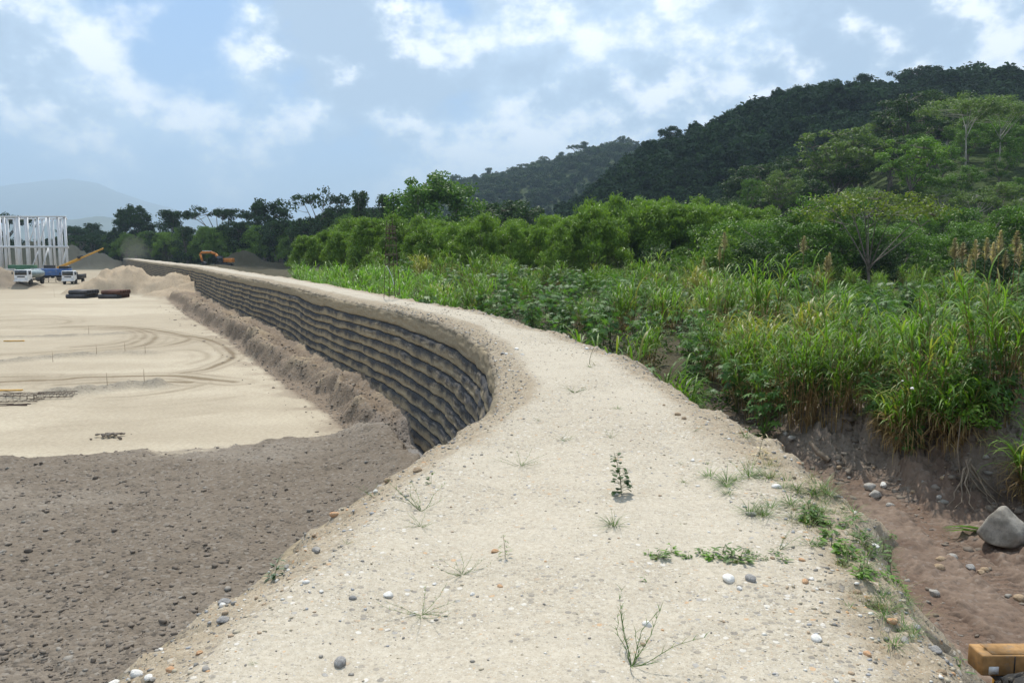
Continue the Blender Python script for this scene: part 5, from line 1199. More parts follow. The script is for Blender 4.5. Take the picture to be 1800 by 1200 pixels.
# ------------------------------------------------------------------ weeds on the embankment
TU = [make_tuft(1000 + i, 24 + 6 * i, 0.15 + 0.02 * i) for i in range(4)]; CRG = [make_straggler(1010 + i, 8 + 2 * i) for i in range(4)]; TUD = [make_tuft(1020 + i, 30, 0.18, 0.005, 'dryweed', 0.07) for i in range(2)]
def on_top(u, v):
    q = at(u, v, TOPZ)
    for _ in range(3): q = at(u, v, bz(q[0], q[1]))
    return q[0], q[1], bz(q[0], q[1])
def weed(name, me, u, v, w_, label, cat_='grass tuft', group=None, base=0.3):
    p = on_top(u, v); s = w_ * px_m(u, v) / base
    o = ob(name, me, None, (p[0], p[1], p[2] - 0.003), random.uniform(0, 6.28), s); return tag(o, label, cat_, group)
for u, v, w_, k, lab in [(740, 898, 110, 'c', 'wide creeping grass patch on the left half of the path'), (740, 925, 60, 'c', 'thin creeping grass just below the wide patch'), (812, 1010, 80, 'c', 'creeping grass with a curved runner left of the middle'), (740, 1080, 110, 'c', 'sprawling runner grass low on the left'), (1110, 1170, 190, 'c', 'large sprawling wiry grass at the bottom middle'),
    (1080, 923, 62, 't', 'green grass tuft in the middle below the climbing seedling'), (1085, 718, 24, 't', 'little green tuft far up the path'), (915, 818, 75, 'c', 'low flat grass strip left of the seedling'), (990, 775, 45, 'c', 'thin grass left of the far tufts'), (1073, 770, 35, 'c', 'thin grass right of the far tufts'), (1195, 815, 20, 't', 'small grass tuft left of the white stone'), (1246, 815, 20, 't', 'small grass tuft right of the white stone'), (1203, 848, 26, 't', 'yellow green flat tuft below the white stone'), (1197, 922, 13, 't', 'tiny tuft right of the middle tuft'),
    (1280, 868, 46, 't', 'light green bent grass plant on the right half of the path'), (1328, 900, 50, 'c', 'creeping grass right of the bent grass plant'), (1310, 768, 65, 't', 'grass patch at the right shoulder'), (1220, 758, 30, 'c', 'yellow grass patch right of centre'), (1032, 738, 12, 't', 'tiny sprout far up the path'), (948, 740, 22, 'c', 'faint grass wisps near the left shoulder'), (1036, 645, 28, 't', 'distant grass tuft on the path bend'), (1010, 690, 50, 'c', 'faint grass streak across the path'), (893, 728, 16, 't', 'small plant on the left shoulder at the wall end'), (1370, 965, 70, 'c', 'spindly grass standing right of the vine'), (610, 955, 26, 'c', 'tiny branching weed on the left half'), (445, 1165, 18, 't', 'yellowish sprig on the lower left shoulder'), (320, 1120, 14, 't', 'small green sprig on the left shoulder'), (607, 890, 30, 'c', 'grass wisps on the left shoulder below the soil cut'), (655, 872, 50, 'c', 'grass fringe by the large rounded stone')]:
    if k == 't': weed('grass_tuft', random.choice(TU), u, v, w_, lab)
    else: weed('creeping_grass', random.choice(CRG), u, v, w_, lab, 'grass', None, 0.62)
# grey green grass band at the right shoulder
rs_ = random.Random(31); band = [(1300, 832), (1360, 850), (1420, 870), (1480, 890), (1400, 905), (1450, 925), (1500, 935), (1380, 900), (1530, 990), (1570, 1040), (1580, 1070), (1600, 1085), (1550, 1110), (1540, 1060)]
for k in range(95):
    a = rs_.choice(band); u, v = a[0] + rs_.gauss(0, 32), a[1] + rs_.gauss(0, 14)
    weed('grass_tuft' , rs_.choice(TU + TUD), u, v, rs_.uniform(34, 80), 'wispy grey green grass tuft in the band along the right shoulder', 'grass tuft', 'wispy grass along the right shoulder')
def weed_parts(name, parts, u, v, h, H, label, cat_='plant', group=None):
    p = on_top(u, v); return plant(name, parts, label, cat_, group, (p[0], p[1], p[2] - 0.004), random.uniform(0, 6.28), h * px_m(u, v) / H)
MAT['dkweed'] = leaf_mat('dark_weed_leaf', (0.030, 0.065, 0.018), (0.05, 0.09, 0.025), (0.07, 0.11, 0.03), 0.3)
MAT['thistle'] = leaf_mat('thistle_leaf', (0.07, 0.11, 0.06), (0.11, 0.15, 0.085), (0.13, 0.16, 0.10), 0.25)
weed_parts('seedling', make_seedling(1101, 0.28, 52, 0.036, 0.034, 'dkweed'), 1092, 868, 72, 0.28, 'dark green upright seedling with rounded leaves in the middle of the path')
weed_parts('seedling', make_seedling(1102, 0.28, 18, 0.05, 0.014), 888, 978, 42, 0.28, 'thin upright weed beside the flat reddish stone')
weed_parts('thistle', make_seedling(1103, 0.28, 30, 0.10, 0.03, 'thistle'), 484, 1013, 40, 0.28, 'grey green thistle on the left shoulder')
weed_parts('seedling', make_seedling(1104, 0.28, 8, 0.11, 0.09, 'weed'), 758, 850, 20, 0.28, 'small two leaved green seedling near the left shoulder')
weed_parts('seedling', make_seedling(1105, 0.28, 8, 0.12, 0.04, 'weed'), 1132, 1020, 14, 0.28, 'tiny green sprout below the vine')
weed_parts('seedling', make_seedling(1106, 0.28, 9, 0.16, 0.06, 'weed'), 1690, 1168, 26, 0.28, 'bright green sprout beside the yellow machine')
weed_parts('seedling', make_seedling(1107, 0.28, 20, 0.10, 0.02, 'plume'), 1335, 800, 40, 0.28, 'dry reddish seed head at the right shoulder')
weed_parts('tall_grass_sprig', make_seedling(1108, 0.28, 14, 0.10, 0.008, 'dryweed'), 1036, 640, 40, 0.28, 'thin dry sprig standing on the path bend')
# leafy weeds patch on the right shoulder, vine
WD = [make_seedling(1120 + i, 0.12, 15, 0.08, 0.032, ('weed', 'grass_b', 'weed')[i]) for i in range(3)]
patch_c = [(1470, 940, 26), (1500, 960, 30), (1520, 985, 30), (1480, 975, 26), (1540, 1005, 22), (1585, 985, 18), (1605, 1000, 14), (1440, 920, 22), (1590, 1010, 12)]
for k in range(52):
    a = rs_.choice(patch_c); weed_parts('leafy_weed', rs_.choice(WD), a[0] + rs_.gauss(0, a[2] * 0.8), a[1] + rs_.gauss(0, a[2] * 0.5), rs_.uniform(15, 30), 0.15, 'bright green leafy weed in the patch on the right shoulder', 'weed', 'leafy weeds on the right shoulder')
for k in range(17):
    u = 1140 + k * 14.5 + rs_.uniform(-4, 4); weed_parts('leafy_weed', rs_.choice(WD), u, 972 + (8 if k % 3 else 0) + rs_.uniform(-3, 3) + (12 if u > 1250 else 0) * 0.3, rs_.uniform(10, 22) * (1.4 if 1230 < u < 1320 else 0.9), 0.15, 'small leafy sprig of the vine creeping across the path', 'weed', 'sprigs of the vine creeping across the path')

# ------------------------------------------------------------------ objects
def part(name, g, mat, parent, smooth=False, bevel=0.0):
    o = ob(name, g.mesh(name, MAT[mat], smooth), parent)
    if bevel:
        b = o.modifiers.new('bevel', 'BEVEL'); b.width = bevel; b.segments = 2
    return o
def cylg(g, c, ax, r, L, n=18):
    c = Vector(c); ax = Vector(ax).normalized(); g.tube([c - ax * L / 2, c + ax * L / 2], r, n)
def wheel(name, parent, c, ax, R, w_, n=16):
    g = Geo(); cylg(g, c, ax, R, w_, n); t = part(name, g, 'rubber', parent)
    g = Geo(); cylg(g, Vector(c), ax, R * 0.5, w_ + 0.04, 10); part('rim', g, 'dark', t)
    return t
# rebar column cage on the embankment
p = at(689, 524, TOPZ); cage = ob('rebar_cage', None, None, (p[0], p[1], TOPZ)); tag(cage, 'tall rusty rebar column cage standing on the embankment', 'rebar cage')
HC_ = 2.9
for a in range(4):
    g = Geo(); b = np.array((cos(a * pi / 2 + 0.5), sin(a * pi / 2 + 0.5), 0)); g.tube([b * 0.34 + (0, 0, 0), b * 0.25 + (0, 0, HC_ * 0.55), b * 0.17 + np.array((0, 0, HC_ + 0.1 * a))], 0.013, 5); part('upright_bar', g, 'rebar', cage)
for z_, r_ in ((0.18, 0.33), (1.35, 0.265), (1.75, 0.25), (2.1, 0.225), (2.4, 0.21), (2.6, 0.20), (2.75, 0.195), (2.85, 0.19)):
    g = Geo(); tq = np.linspace(0, 2 * pi, 13); g.tube(np.stack([np.cos(tq) * r_, np.sin(tq) * r_, z_ + 0.03 * np.sin(tq)], 1), 0.011, 4, False); part('tie_ring', g, 'rebar', cage)
g = Geo(); g.tube([(-0.2, 0.1, 1.3), (0.02, -0.1, 0.9), (0.12, -0.2, 0.55)], 0.012, 4); part('loose_wire', g, 'steelw', cage)

# pipes
PK = {}
for k in 'kr':
    g = Geo(); n = 16; tq = np.linspace(0, 2 * pi, n, endpoint=False); ring = lambda r, x: np.stack([np.full(n, x), r * np.cos(tq), r * np.sin(tq)], 1)
    V = np.vstack([ring(0.27, -1.15), ring(0.27, 1.15), ring(0.225, 1.15), ring(0.225, -1.15)]); j = np.arange(n); j2 = (j + 1) % n
    Fc = np.vstack([np.stack([a * n + j, a * n + j2, b * n + j2, b * n + j], 1) for a, b in ((0, 1), (1, 2), (2, 3), (3, 0))]); g.add(V, Fc)
    PK[k] = g.mesh('pipe', MAT['pipe_' + k], True)
for st_, (u, nm, gname) in enumerate(((131, 'k', 'black pipes stacked in the left pile'), (189, 'r', 'rusty pipes stacked in the right pile'))):
    p0 = at_px(u, 525)
    for lay in range(2):
        for j in range(6 - lay):
            yy = p0[1] + 0.3 + j * 0.56 + lay * 0.28; xo = 0.25 * (lay) + random.uniform(-0.06, 0.06)
            kk = nm if not (nm == 'r' and lay == 0 and j < 2) else 'k'
            o = ob('pipe', PK[kk], None, (p0[0] + xo, yy, ghz(p0[0], p0[1]) + 0.25 + lay * 0.485))
            tag(o, '%s pipe lying in the %s pile in the yard, %s layer' % ('black' if kk == 'k' else 'rusty', 'left' if st_ == 0 else 'right', 'lower' if lay == 0 else 'upper'), 'pipe', '%s, %s layer%s' % (gname, 'lower' if lay == 0 else 'upper', ' (black)' if kk == 'k' and nm == 'r' else ''))

# trucks
def truck(u, v, label, tank=True, rz=0.0, s=1.0):
    p = at_px(u, v); e = ob('tank_truck' if tank else 'white_truck', None, None, (p[0], p[1], ghz(p[0], p[1]) + 0.02), rz, s); tag(e, label, 'truck')
    # local: front faces -y, width along x
    g = Geo(); g.box((0, 0.75, 1.55), (2.1, 1.5, 1.7), None, 0.94); cab = part('cab', g, 'whitep', e, bevel=0.08)
    g = Geo(); g.box((0, -0.015, 1.95), (1.75, 0.06, 0.72)); part('windscreen', g, 'glass', cab)
    for sx in (-1, 1):
        g = Geo(); g.box((sx * 1.03, 0.72, 1.95), (0.05, 0.75, 0.6)); part('side_window', g, 'glass', cab)
        g = Geo(); g.box((sx * 1.28, 0.05, 1.9), (0.16, 0.08, 0.38)); g.bar((sx * 1.05, 0.1, 2.05), (sx * 1.25, 0.05, 2.05), 0.03); part('mirror', g, 'dark', cab)
        g = Geo(); g.box((sx * 0.78, -0.03, 1.02), (0.34, 0.06, 0.2)); part('headlight', g, 'steelw', cab)
    g = Geo(); g.box((0, -0.02, 0.66), (2.15, 0.16, 0.3)); part('bumper', g, 'whitep', e)
    g = Geo(); g.box((0, -0.02, 1.32), (1.1, 0.05, 0.16)); part('grille', g, 'dark', cab)
    g = Geo(); g.box((0, 3.4, 0.78), (0.8, 6.0, 0.24)); part('chassis', g, 'dark', e)
    for yy in (1.0, 4.9):
        for sx in (-1, 1): wheel('wheel', e, (sx * 0.92, yy, 0.48), (1, 0, 0), 0.48, 0.3)
    if tank:
        g = Geo(); tq = np.linspace(1.75, 6.2, 9); rr = np.array([0.82, 0.95, 1, 1, 1, 1, 1, 0.95, 0.82])
        n = 18; ta = np.linspace(0, 2 * pi, n, endpoint=False); V = np.stack([np.stack([np.cos(ta) * 1.08 * a, np.full(n, b), 1.72 + np.sin(ta) * 0.7 * a], 1) for a, b in zip(rr, tq)])
        i = np.arange(8)[:, None] * n; j = np.arange(n)[None]; g.add(V.reshape(-1, 3), np.stack([i + j, i + (j + 1) % n, i + n + (j + 1) % n, i + n + j], -1).reshape(-1, 4))
        for k in (0, 8): g.add(np.vstack([V[k], V[k].mean(0)]), np.stack([np.arange(n), (np.arange(n) + 1) % n, np.full(n, n)], 1))
        tk = part('tank', g, 'tank', e, True)
        for k in range(4): g = Geo(); g.box((0, 2.3 + k * 1.05, 2.42), (0.9, 0.5, 0.06)); part('panel', g, 'whitep', tk)
        g = Geo(); cylg(g, (0, 3.9, 2.5), (0, 0, 1), 0.25, 0.2, 12); part('hatch', g, 'tank', tk)
    else:
        g = Geo(); g.box((0, 3.9, 1.0), (2.3, 4.6, 0.12)); [g.box((sx * 1.13, 3.9, 1.4), (0.06, 4.6, 0.7)) for sx in (-1, 1)]; g.box((0, 1.6, 1.6), (2.3, 0.08, 1.1)); part('flatbed', g, 'dark', e)
    return e
truck(38, 503, 'white tank truck with grey green tank parked in the yard at the left', True, rz=0.12, s=0.98)
truck(120, 500, 'white truck half hidden behind the sand mound', False, rz=0.2, s=1.0)
q = atd(126, 497, 112); 

# excavator
q = atd(394, 470, 222); ex = ob('excavator', None, None, (q[0], 222, ghz(q[0], 222)), 0.0); tag(ex, 'orange tracked excavator working behind the wall with its arm bent down', 'excavator')
for sy in (-1, 1):
    g = Geo(); P = [(-2.0, 0.2), (-2.25, 0.5), (-2.0, 0.85), (2.0, 0.85), (2.25, 0.5), (2.0, 0.2)]
    V = np.array([(x, sy * 1.2 + o, z) for o in (-0.28, 0.28) for x, z in P]); g.add(V, [(i, (i + 1) % 6, 6 + (i + 1) % 6, 6 + i) for i in range(6)]); g.add(V, [(0, 1, 2, 3), (0, 3, 4, 5), (9, 8, 7, 6), (11, 10, 9, 6)]); part('track', g, 'dark', ex)
g = Geo(); cylg(g, (0, 0, 1.0), (0, 0, 1), 0.9, 0.35, 18); part('turntable', g, 'dark', ex)
g = Geo(); g.box((0.35, 0.35, 1.75), (3.4, 1.6, 1.1)); part('engine_house', g, 'orange', ex, bevel=0.06)
g = Geo(); g.box((2.25, 0, 1.75), (0.8, 2.5, 1.15), None, 0.95); cw = part('counterweight', g, 'orange', ex, bevel=0.1)
g = Geo(); g.box((-0.75, -0.75, 2.1), (1.5, 0.95, 1.75), None, 0.92); cb = part('cab', g, 'dark', ex, bevel=0.05)
g = Geo(); g.box((-0.78, -1.235, 2.3), (1.15, 0.03, 1.0)); g.box((-1.49, -0.75, 2.35), (0.03, 0.75, 1.0)); part('cab_window', g, 'glass', cb)
def bent(pts, w_, h): 
    g = Geo()
    for a, b in zip(pts[:-1], pts[1:]): g.bar(a, b, w_, h)
    return g
part('boom', bent([(-1.1, 0.1, 1.9), (-2.3, 0.1, 3.5), (-3.5, 0.1, 3.95), (-6.3, 0.1, 3.85)], 0.42, 0.62), 'orange', ex)
part('arm', bent([(-5.9, 0.1, 4.05), (-6.6, 0.1, 3.5), (-6.1, 0.1, 1.3)], 0.34, 0.5), 'orange', ex)
part('hydraulic_cylinder', bent([(-3.4, 0.1, 4.35), (-6.0, 0.1, 4.4)], 0.16, 0.16), 'steelw', ex); part('hydraulic_cylinder', bent([(-1.6, 0.1, 1.6), (-2.9, 0.1, 3.4)], 0.16, 0.16), 'dark', ex)
g = Geo(); V = np.array([(x, y, z) for y in (-0.5, 0.7) for x, z in ((-6.2, 1.5), (-5.6, 1.4), (-5.0, 0.9), (-5.1, 0.3), (-5.9, 0.2))]); g.add(V, [(i, (i + 1) % 5, 5 + (i + 1) % 5, 5 + i) for i in range(4)] ); g.add(V, [(0, 1, 2), (0, 2, 3), (0, 3, 4), (7, 6, 5), (8, 7, 5), (9, 8, 5)]); part('bucket', g, 'dark', ex)

# steel frame
DF = 205.0
def fx(u): return (u - 900) / F * DF
fr = ob('steel_frame', None, None, (fx(60), DF, 0)); tag(fr, 'white two storey steel building frame under construction at the left edge', 'building frame')
def fpart(name, p, q, w_, mat='steelw'):
    g = Geo(); g.bar(np.array(p) - np.array((fx(60), DF, 0)), np.array(q) - np.array((fx(60), DF, 0)), w_); return part(name, g, mat, fr)
zT = CAMZ + (445 - 382) / F * DF; zM = CAMZ + (445 - 434) / F * DF
front = [-52, -24, 6, 16, 40, 55, 75, 94, 110, 122]
wid = {6: 0.95, 40: 0.75, 55: 0.72}
for u in front: fpart('column', (fx(u), DF, 0), (fx(u), DF, zT), wid.get(u, 0.5))
back = [-40, -10, 22, 34, 68, 83, 101, 115]
for u in back: fpart('column', (fx(u) * 1.06, DF * 1.06, 0), (fx(u) * 1.06, DF * 1.06, zT * 1.0), 0.42)
for z_ in (zT, zM):
    fpart('beam', (fx(-60), DF - 0.3, z_), (fx(126), DF - 0.3, z_), 0.5 if z_ == zM else 0.36); fpart('beam', (fx(-60) * 1.06, DF * 1.06, z_), (fx(124) * 1.06, DF * 1.06, z_), 0.4)
    for u in (6, 40, 75, 110, 122): fpart('beam', (fx(u), DF, z_ - 0.1), (fx(u) * 1.055, DF * 1.06, z_ - 0.1), 0.3)
for a, b in ((16, 6), (55, 68), (75, 83), (94, 83), (110, 115), (122, 115), (-24, -10)):
    for z0, z1 in ((0, zM), (zM, zT)): fpart('brace', (fx(a), DF - 0.1, z0), (fx(b) , DF + 2, z1), 0.25)
# things around the frame
g = Geo(); g.box((0, 0, 0.9), (5.0, 0.25, 1.8)); p = atd(8, 470, 190); o = ob('concrete_panel', g.mesh('concrete_panel', MAT['concrete']), None, (p[0], 190, 0)); tag(o, 'pale concrete panel wall behind the brown soil heap at the left edge', 'wall')
e = ob('blue_trailer', None, None, (atd(92, 470, 150)[0], 150, 0.2), 0.25); tag(e, 'blue truck body between the two white trucks', 'trailer')
g = Geo(); g.box((0, 0, 1.75), (6.2, 2.2, 1.3)); part('body', g, 'blue', e, bevel=0.05); g = Geo(); g.box((0, 0, 0.95), (6.4, 1.6, 0.22)); part('chassis', g, 'dark', e)
for xx in (-2.2, 1.4, 2.4):
    for sy in (-1, 1): wheel('wheel', e, (xx, sy * 0.95, 0.5), (0, 1, 0), 0.5, 0.3)
g = Geo(); g.box((2.2, 0, 2.6), (1.6, 2.0, 0.5)); part('cover', g, 'dark', e)
# crane with yellow telescopic jib
cr_ = ob('crane', None, None, (atd(98, 470, 175)[0], 175, 0), 0); tag(cr_, 'yellow mobile crane with its jib stretched low to the right', 'crane')
B0 = Vector((0.4, 0, 2.2)); tip = Vector((atd(181, 437, 168)[0] - atd(98, 470, 175)[0], -7, atd(181, 437, 168)[2])); mid_ = B0.lerp(tip, 0.5)
part('jib_base', bent([tuple(B0), tuple(mid_)], 0.42, 0.5), 'yellow', cr_); part('jib_extension', bent([tuple(mid_), tuple(tip)], 0.26, 0.3), 'yellow', cr_); g = Geo(); g.bar(tuple(mid_ - Vector((0.4, 0, -0.2))), tuple(mid_ + Vector((0.8, 0, 0.5))), 0.55); part('jib_collar', g, 'dark', cr_)
g = Geo(); g.box((-0.5, 0, 1.3), (6.5, 2.3, 0.6)); part('carrier', g, 'yellow', cr_, bevel=0.04); g = Geo(); g.box((-1.6, 0.4, 2.2), (2.0, 1.2, 1.3)); part('cab', g, 'dark', cr_, bevel=0.04)
for xx in (-2.8, -1.4, 1.0, 2.2):
    for sy in (-1, 1): wheel('wheel', cr_, (xx, sy * 1.0, 0.55), (0, 1, 0), 0.55, 0.35)
g = Geo(); g.box((0, 0, 1.3), (6, 2.4, 2.6)); p = atd(40, 470, 196); o = ob('container', g.mesh('container', MAT['greenp']), None, (p[0], 196, 0)); tag(o, 'dark green container standing under the steel frame', 'container')
b = o.modifiers.new('bevel', 'BEVEL'); b.width = 0.06

# wooden barrier rails beside the truck
br_ = ob('timber_barrier', None, None, tuple(at_px(92, 497)) , 0.0); tag(br_, 'low timber barrier standing between the two white trucks', 'barrier')
for k in range(4): g = Geo(); g.box((-2.1 + k * 1.4, 0, 0.45), (0.09, 0.09, 0.9)); part('post', g, 'wood', br_)
for z_ in (0.45, 0.82): g = Geo(); g.box((0, -0.07, z_), (4.6, 0.05, 0.12)); part('rail', g, 'wood', br_)

# survey stakes
for j, (a, b_) in enumerate(((625, 345), (680, 492), (880, 484), (1022, 482), (755, 722), (1015, 690), (372, 545), (382, 90))):
    p = at_px(a / 4, 500 + b_ / 4); g = Geo(); hh = 0.52 if j < 7 else 1.1; g.box((0, 0, hh / 2), (0.016, 0.016, hh)); o = ob('survey_stake', g.mesh('survey_stake', MAT['wood']), None, (p[0], p[1], ghz(p[0], p[1])))
    tag(o, 'thin wooden survey stake standing in a row across the sand yard' if j not in (0, 7) else ('thin survey stake standing by itself between the tyre tracks' if j == 0 else 'taller thin stake left of the pipe piles'), 'stake', 'survey stakes in the yard' if j not in (0, 7) else None)
# rebar baskets on the windrow
def basket(u, v, L, w_, h, label, rz=0.06):
    p = at_px(u, v); e = ob('rebar_basket', None, None, (p[0], p[1], ghz(p[0], p[1]) + 0.03), rz); tag(e, label, 'rebar basket')
    for sy in (-1, 1):
        for z_ in (0, h):
            g = Geo(); g.tube([(-L / 2, sy * w_ / 2, z_), (L / 2, sy * w_ / 2, z_)], 0.013, 4); part('long_bar', g, 'rebar', e)
    for k in range(6):
        xx = -L / 2 + L * (k + .5) / 6; g = Geo(); g.tube([(xx, -w_ / 2, 0), (xx, -w_ / 2, h), (xx, w_ / 2, h), (xx, w_ / 2, 0), (xx, -w_ / 2, 0)], 0.010, 4, False); part('stirrup', g, 'rebar', e)
basket(36, 705, 1.5, 0.5, 0.22, 'rectangular rebar basket lying at the left end of the gravel windrow'); basket(98, 698, 1.4, 0.5, 0.12, 'flat rebar basket lying in front of the gravel windrow', 0.2)
for j, (u, v, rz, L) in enumerate(((24, 713, 0.2, 0.9), (30, 714.5, -0.1, 0.8), (36, 712, 0.25, 0.7), (4, 712, 0.1, 0.8))):
    p = at_px(u, v); g = Geo(); g.tube([(-L / 2, 0, 0.02), (L / 2, 0, 0.02)], 0.016, 5); tag(ob('rebar_rod', g.mesh('rebar_rod', MAT['rebar']), None, (p[0], p[1], ghz(p[0], p[1])), rz), 'loose rebar rod on the sand in front of the rebar basket', 'rebar rod', 'loose rebar rods')
for u, v, L, rz, lab in ((6, 690, 1.4, 0.05, 'yellow timber plank lying on the sand at the left edge'), (25, 601, 1.2, 0.1, 'small yellow board lying far out on the sand')):
    p = at_px(u, v); g = Geo(); g.box((0, 0, 0.04), (L, 0.14, 0.05)); tag(ob('plank', g.mesh('plank', MAT['yellow']), None, (p[0], p[1], ghz(p[0], p[1]) + 0.01), rz), lab, 'plank')

# driftwood, roots and a broken log on the right bank
p = at_px(1458, 815); g = Geo(); g.tube([(0, 0, 0.05), (-0.15, 0.3, 0.2), (-0.22, 0.55, 0.42)], [0.07, 0.08, 0.05], 7); tag(ob('log', g.mesh('log', MAT['woodgrey'], True), None, (p[0], p[1], ghz(p[0], p[1])), 0.2), 'short tan log stuck in the dirt slope', 'log')
p = at_px(1700, 858); e = ob('root_stump', None, None, (p[0], p[1], ghz(p[0], p[1]) + 0.1)); tag(e, 'tangled dry roots hanging down the right dirt cut', 'roots'); rr = np.random.default_rng(8)
for k in range(12):
    a = rr.uniform(-2.6, -0.5); g = Geo(); t = np.linspace(0, 1, 6)[:, None]; L = rr.uniform(0.5, 1.2); g.tube(np.hstack([cos(a) * L * t + rr.normal(size=(6, 1)) * 0.05, sin(a) * L * t * 0.8, 0.5 * (1 - t) ** 1.5 - 0.35 * t + rr.normal(size=(6, 1)) * 0.04]), np.linspace(0.022, 0.006, 6), 4); part('root', g, 'woodgrey', e)
p = at_px(1688, 850); g = Geo(); g.tube([(0, 0, 0), (-0.05, 0.1, 0.6), (0.0, 0.15, 1.3)], [0.02, 0.016, 0.008], 4); tag(ob('dead_cane', g.mesh('dead_cane', MAT['woodgrey']), None, (p[0], p[1], ghz(p[0], p[1]))), 'single upright dead cane over the dry roots', 'cane')
p = at_px(1705, 942); g = Geo(); rr = np.random.default_rng(2)
for k in range(6): blade(g, np.array((0.3, 0, 0.04 + 0.02 * k)), pi + rr.normal() * 0.12, 0.85, 0.07, 0.25, rr, bend=0.25)
tag(ob('fallen_leaf', g.mesh('fallen_leaf', MAT['grass_b']), None, (p[0], p[1], ghz(p[0], p[1]))), 'fallen bunch of green grass leaves left of the boulder', 'leaves')

# yellow machine, lower right corner
mz = 0.0
pm = at(1728, 1152, 0.89)
mc = ob('yellow_loader', None, None, (pm[0] + 0.29, pm[1] - 0.49, 0.0), 0.0); tag(mc, 'yellow wheeled earthmoving machine parked below the right shoulder, only a corner in view', 'machine')
by, bz0 = 0.70, 0.765
g = Geo(); g.box((0.71, by - 0.06, bz0), (2.0, 0.30, 0.25)); bm1 = part('front_beam', g, 'ystain', mc, bevel=0.02)
g = Geo(); g.box((0.78, by - 0.06, bz0 + 0.128), (1.9, 0.24, 0.015)); part('dusty_top_plate', g, 'ystain', bm1)
g = Geo(); g.box((-0.16, by - 0.215, bz0 - 0.05), (0.11, 0.012, 0.09)); part('reflector', g, 'steelw', bm1)
for xx in (0.08, 0.24): g = Geo(); g.box((xx, by - 0.213, bz0), (0.010, 0.010, 0.24)); part('weld_seam', g, 'dark', bm1)
g = Geo(); g.box((0.85, by - 0.10, bz0 - 0.165), (1.9, 0.35, 0.07)); part('gap_plate', g, 'dark', mc)
g = Geo(); g.box((0.95, by - 0.2, bz0 - 0.33), (1.9, 0.52, 0.26)); part('lower_frame', g, 'yellow', mc, bevel=0.02)
for xx in (0.12, 0.30): g = Geo(); g.box((xx, by - 0.475, bz0 - 0.32), (0.025, 0.03, 0.28), Matrix.Rotation(0.35, 3, 'Y')); part('rib', g, 'yellow', mc)
g = Geo(); V = np.array([(x, y, z) for x in (0.36, 1.6) for y, z in ((by - 0.1, bz0 + 0.20), (by - 0.75, bz0 + 0.05), (by - 0.75, bz0 - 0.45), (by - 0.1, bz0 - 0.45))]); g.add(V, [(0, 1, 2, 3), (7, 6, 5, 4), (0, 4, 5, 1), (1, 5, 6, 2), (2, 6, 7, 3), (3, 7, 4, 0)]); part('side_body', g, 'yellow', mc, bevel=0.03)
g = Geo(); g.box((1.5, -1.2, 0.95), (1.5, 3.2, 0.8)); part('hood', g, 'yellow', mc, bevel=0.06)
# tyre with chevron lugs
tc_ = Vector((0.02, 0.0, 0.42)); R_t, W_t = 0.45, 0.52
g = Geo(); n = 40; ta = np.linspace(0, 2 * pi, n, endpoint=False); prof = [(-W_t / 2, 0.27), (-W_t / 2, 0.37), (-W_t * 0.36, 0.43), (0, R_t), (W_t * 0.36, 0.43), (W_t / 2, 0.37), (W_t / 2, 0.27)]
V = np.stack([np.stack([np.full(n, tc_.x + a), tc_.y + r * np.cos(ta), tc_.z + r * np.sin(ta)], 1) for a, r in prof]); i = np.arange(6)[:, None] * n; j = np.arange(n)[None]
g.add(V.reshape(-1, 3), np.stack([i + j, i + (j + 1) % n, i + n + (j + 1) % n, i + n + j], -1).reshape(-1, 4)); ty = part('tyre', g, 'rubber', mc, True)
for k in range(34):
    sx = 1 if k % 2 else -1; a0 = k * 2 * pi / 34; g = Geo(); V = []
    for f, da in ((0.02, 0.0), (0.5, 0.10), (1.0, 0.26)):
        x_ = tc_.x + sx * W_t * 0.5 * f; rr_ = (R_t + 0.035) - 0.07 * f ** 2
        for dd, ra in ((-0.055, -0.05), (-0.04, 0), (0.04, 0), (0.055, -0.05)): V.append((x_, tc_.y + (rr_ + ra) * cos(a0 + da + dd), tc_.z + (rr_ + ra) * sin(a0 + da + dd)))
    Fq = [(4 * q_ + c_, 4 * q_ + c_ + 1, 4 * q_ + c_ + 5, 4 * q_ + c_ + 4) for q_ in range(2) for c_ in range(3)] + [(0, 1, 2, 3), (8, 11, 10, 9)]
    g.add(np.array(V), Fq); part('lug', g, 'rubber', ty)
g = Geo(); cylg(g, tc_, (1, 0, 0), 0.27, W_t * 0.9, 20); part('rim', g, 'yellow', mc)

# house on the hill
i = 60
hp = atd(1262, 312, 400); e = ob('house', None, None, (hp[0], 400, hp[2] - 2), 0.4); tag(e, 'tiny house with pale roof half hidden on the dark hillside', 'house')
g = Geo(); g.box((0, 0, 1.5), (6, 5, 3)); part('wall', g, 'wall_house', e); g = Geo(); g.add(np.array([(-3.6, -3.2, 2.95), (3.6, -3.2, 2.95), (3.6, 0, 4.2), (-3.6, 0, 4.2), (-3.6, 3.2, 2.95), (3.6, 3.2, 2.95)]), [(0, 1, 2, 3), (3, 2, 5, 4)]); part('roof', g, 'roof', e)
g = Geo(); g.box((-1, -2.53, 1.6), (1, 0.06, 1.1)); part('window', g, 'glass', e); g = Geo(); g.box((1.2, -2.53, 1.1), (0.9, 0.06, 2.1)); part('door', g, 'wood', e)

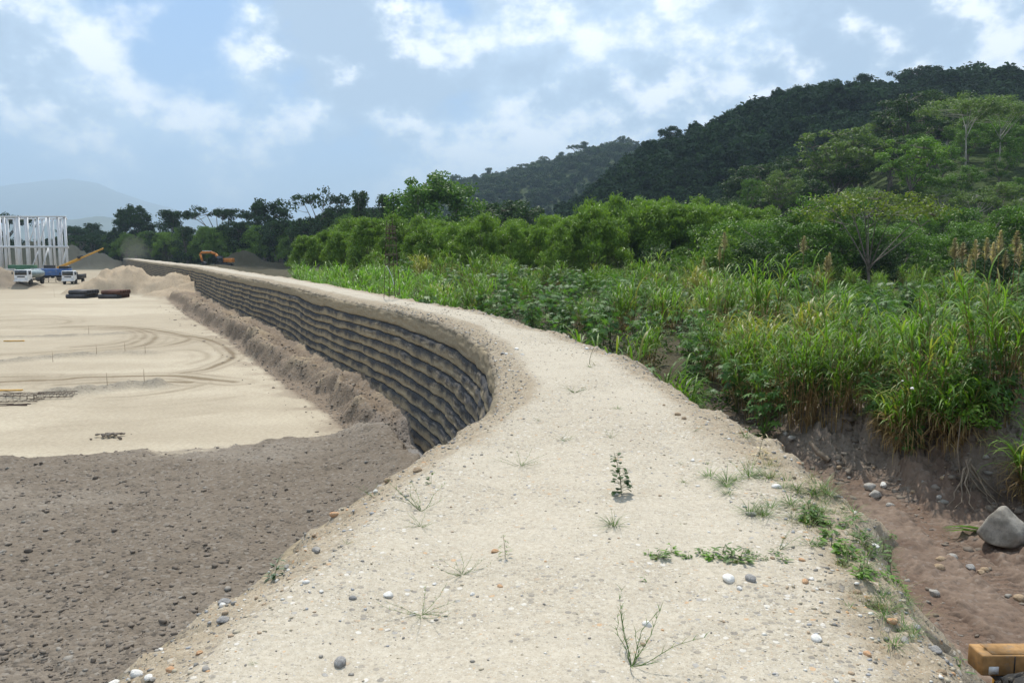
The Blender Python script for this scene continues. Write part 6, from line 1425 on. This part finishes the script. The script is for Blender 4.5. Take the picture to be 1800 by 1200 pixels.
# ------------------------------------------------------------------ clouds overhead and haze
def cloud(name, c, size, seed, label):
    rng = np.random.default_rng(seed); V0, F0 = ICO3; g = Geo()
    for k in range(70):
        q = rng.uniform(-1, 1, 3); 
        p = np.array((q[0] * size[0], q[1] * size[1], abs(q[2]) * size[2] * (1 - 0.7 * max(abs(q[0]), abs(q[1])))))
        r = size[2] * rng.uniform(0.45, 0.9)
        g.add(V0 * np.array((r * 1.3, r * 1.3, r * 0.6)) * (1 + 0.12 * vn(V0[:, 0] * 3 + k, V0[:, 1] * 3 + V0[:, 2] * 2, seed))[:, None] + p, F0)
    m = M('cloud'); mat = m.end(m.bsdf((0.9, 0.9, 0.9), 1.0, None, 0, 0))
    return tag(ob(name, g.mesh(name, mat, True), None, c), label, None, None, 'structure')
CLOUDS = True
def over(x, y, z0, alt): k = (alt - z0) / SUND.z; return (x + SUND.x * k, y + SUND.y * k, alt)
if CLOUDS:
    cloud('cloud', over(150, 560, 60, 1700), (420, 175, 90), 1, 'broad cumulus cloud overhead that shades the high hill')
    cloud('cloud', over(-215, 462, 8, 1700), (300, 172, 84), 2, 'unseen cloud added overhead to shade the far tree line')  # added out of view, placed along the sun direction to darken the far trees
hz = Geo(); hz.box((0, 4000, 710), (27000, 26000, 1426)); hm = M('haze')
pv = hm.n('ShaderNodeVolumePrincipled', {'Color': (0.60, 0.80, 1.0, 1), 'Density': 0.00016, 'Anisotropy': 0.2}); hm.t.links.new(pv.outputs[0], hm.out.inputs[1])
HAZE = ob('haze', hz.mesh('haze', hm.m)); tag(HAZE, 'thin blue air haze over the whole landscape', None, None, 'stuff')

# dust drifting over the far end of the wall
for k, (u, v, r_, h_) in enumerate(((236, 440, 4.5, 5.0), (247, 448, 5.0, 4.0))):
    q = atd(u, v, 262); g = Geo(); g.add(ICO2[0] * np.array((r_, r_, h_)), ICO2[1]); dm = M('dust')
    pv = dm.n('ShaderNodeVolumePrincipled', {'Color': (0.85, 0.80, 0.72, 1), 'Density': 0.018 if k == 0 else 0.012}); dm.t.links.new(pv.outputs[0], dm.out.inputs[1])
    tag(ob('dust_cloud', g.mesh('dust_cloud', dm.m), None, q), 'faint puff of dust drifting above the far end of the wall', None, None, 'stuff')
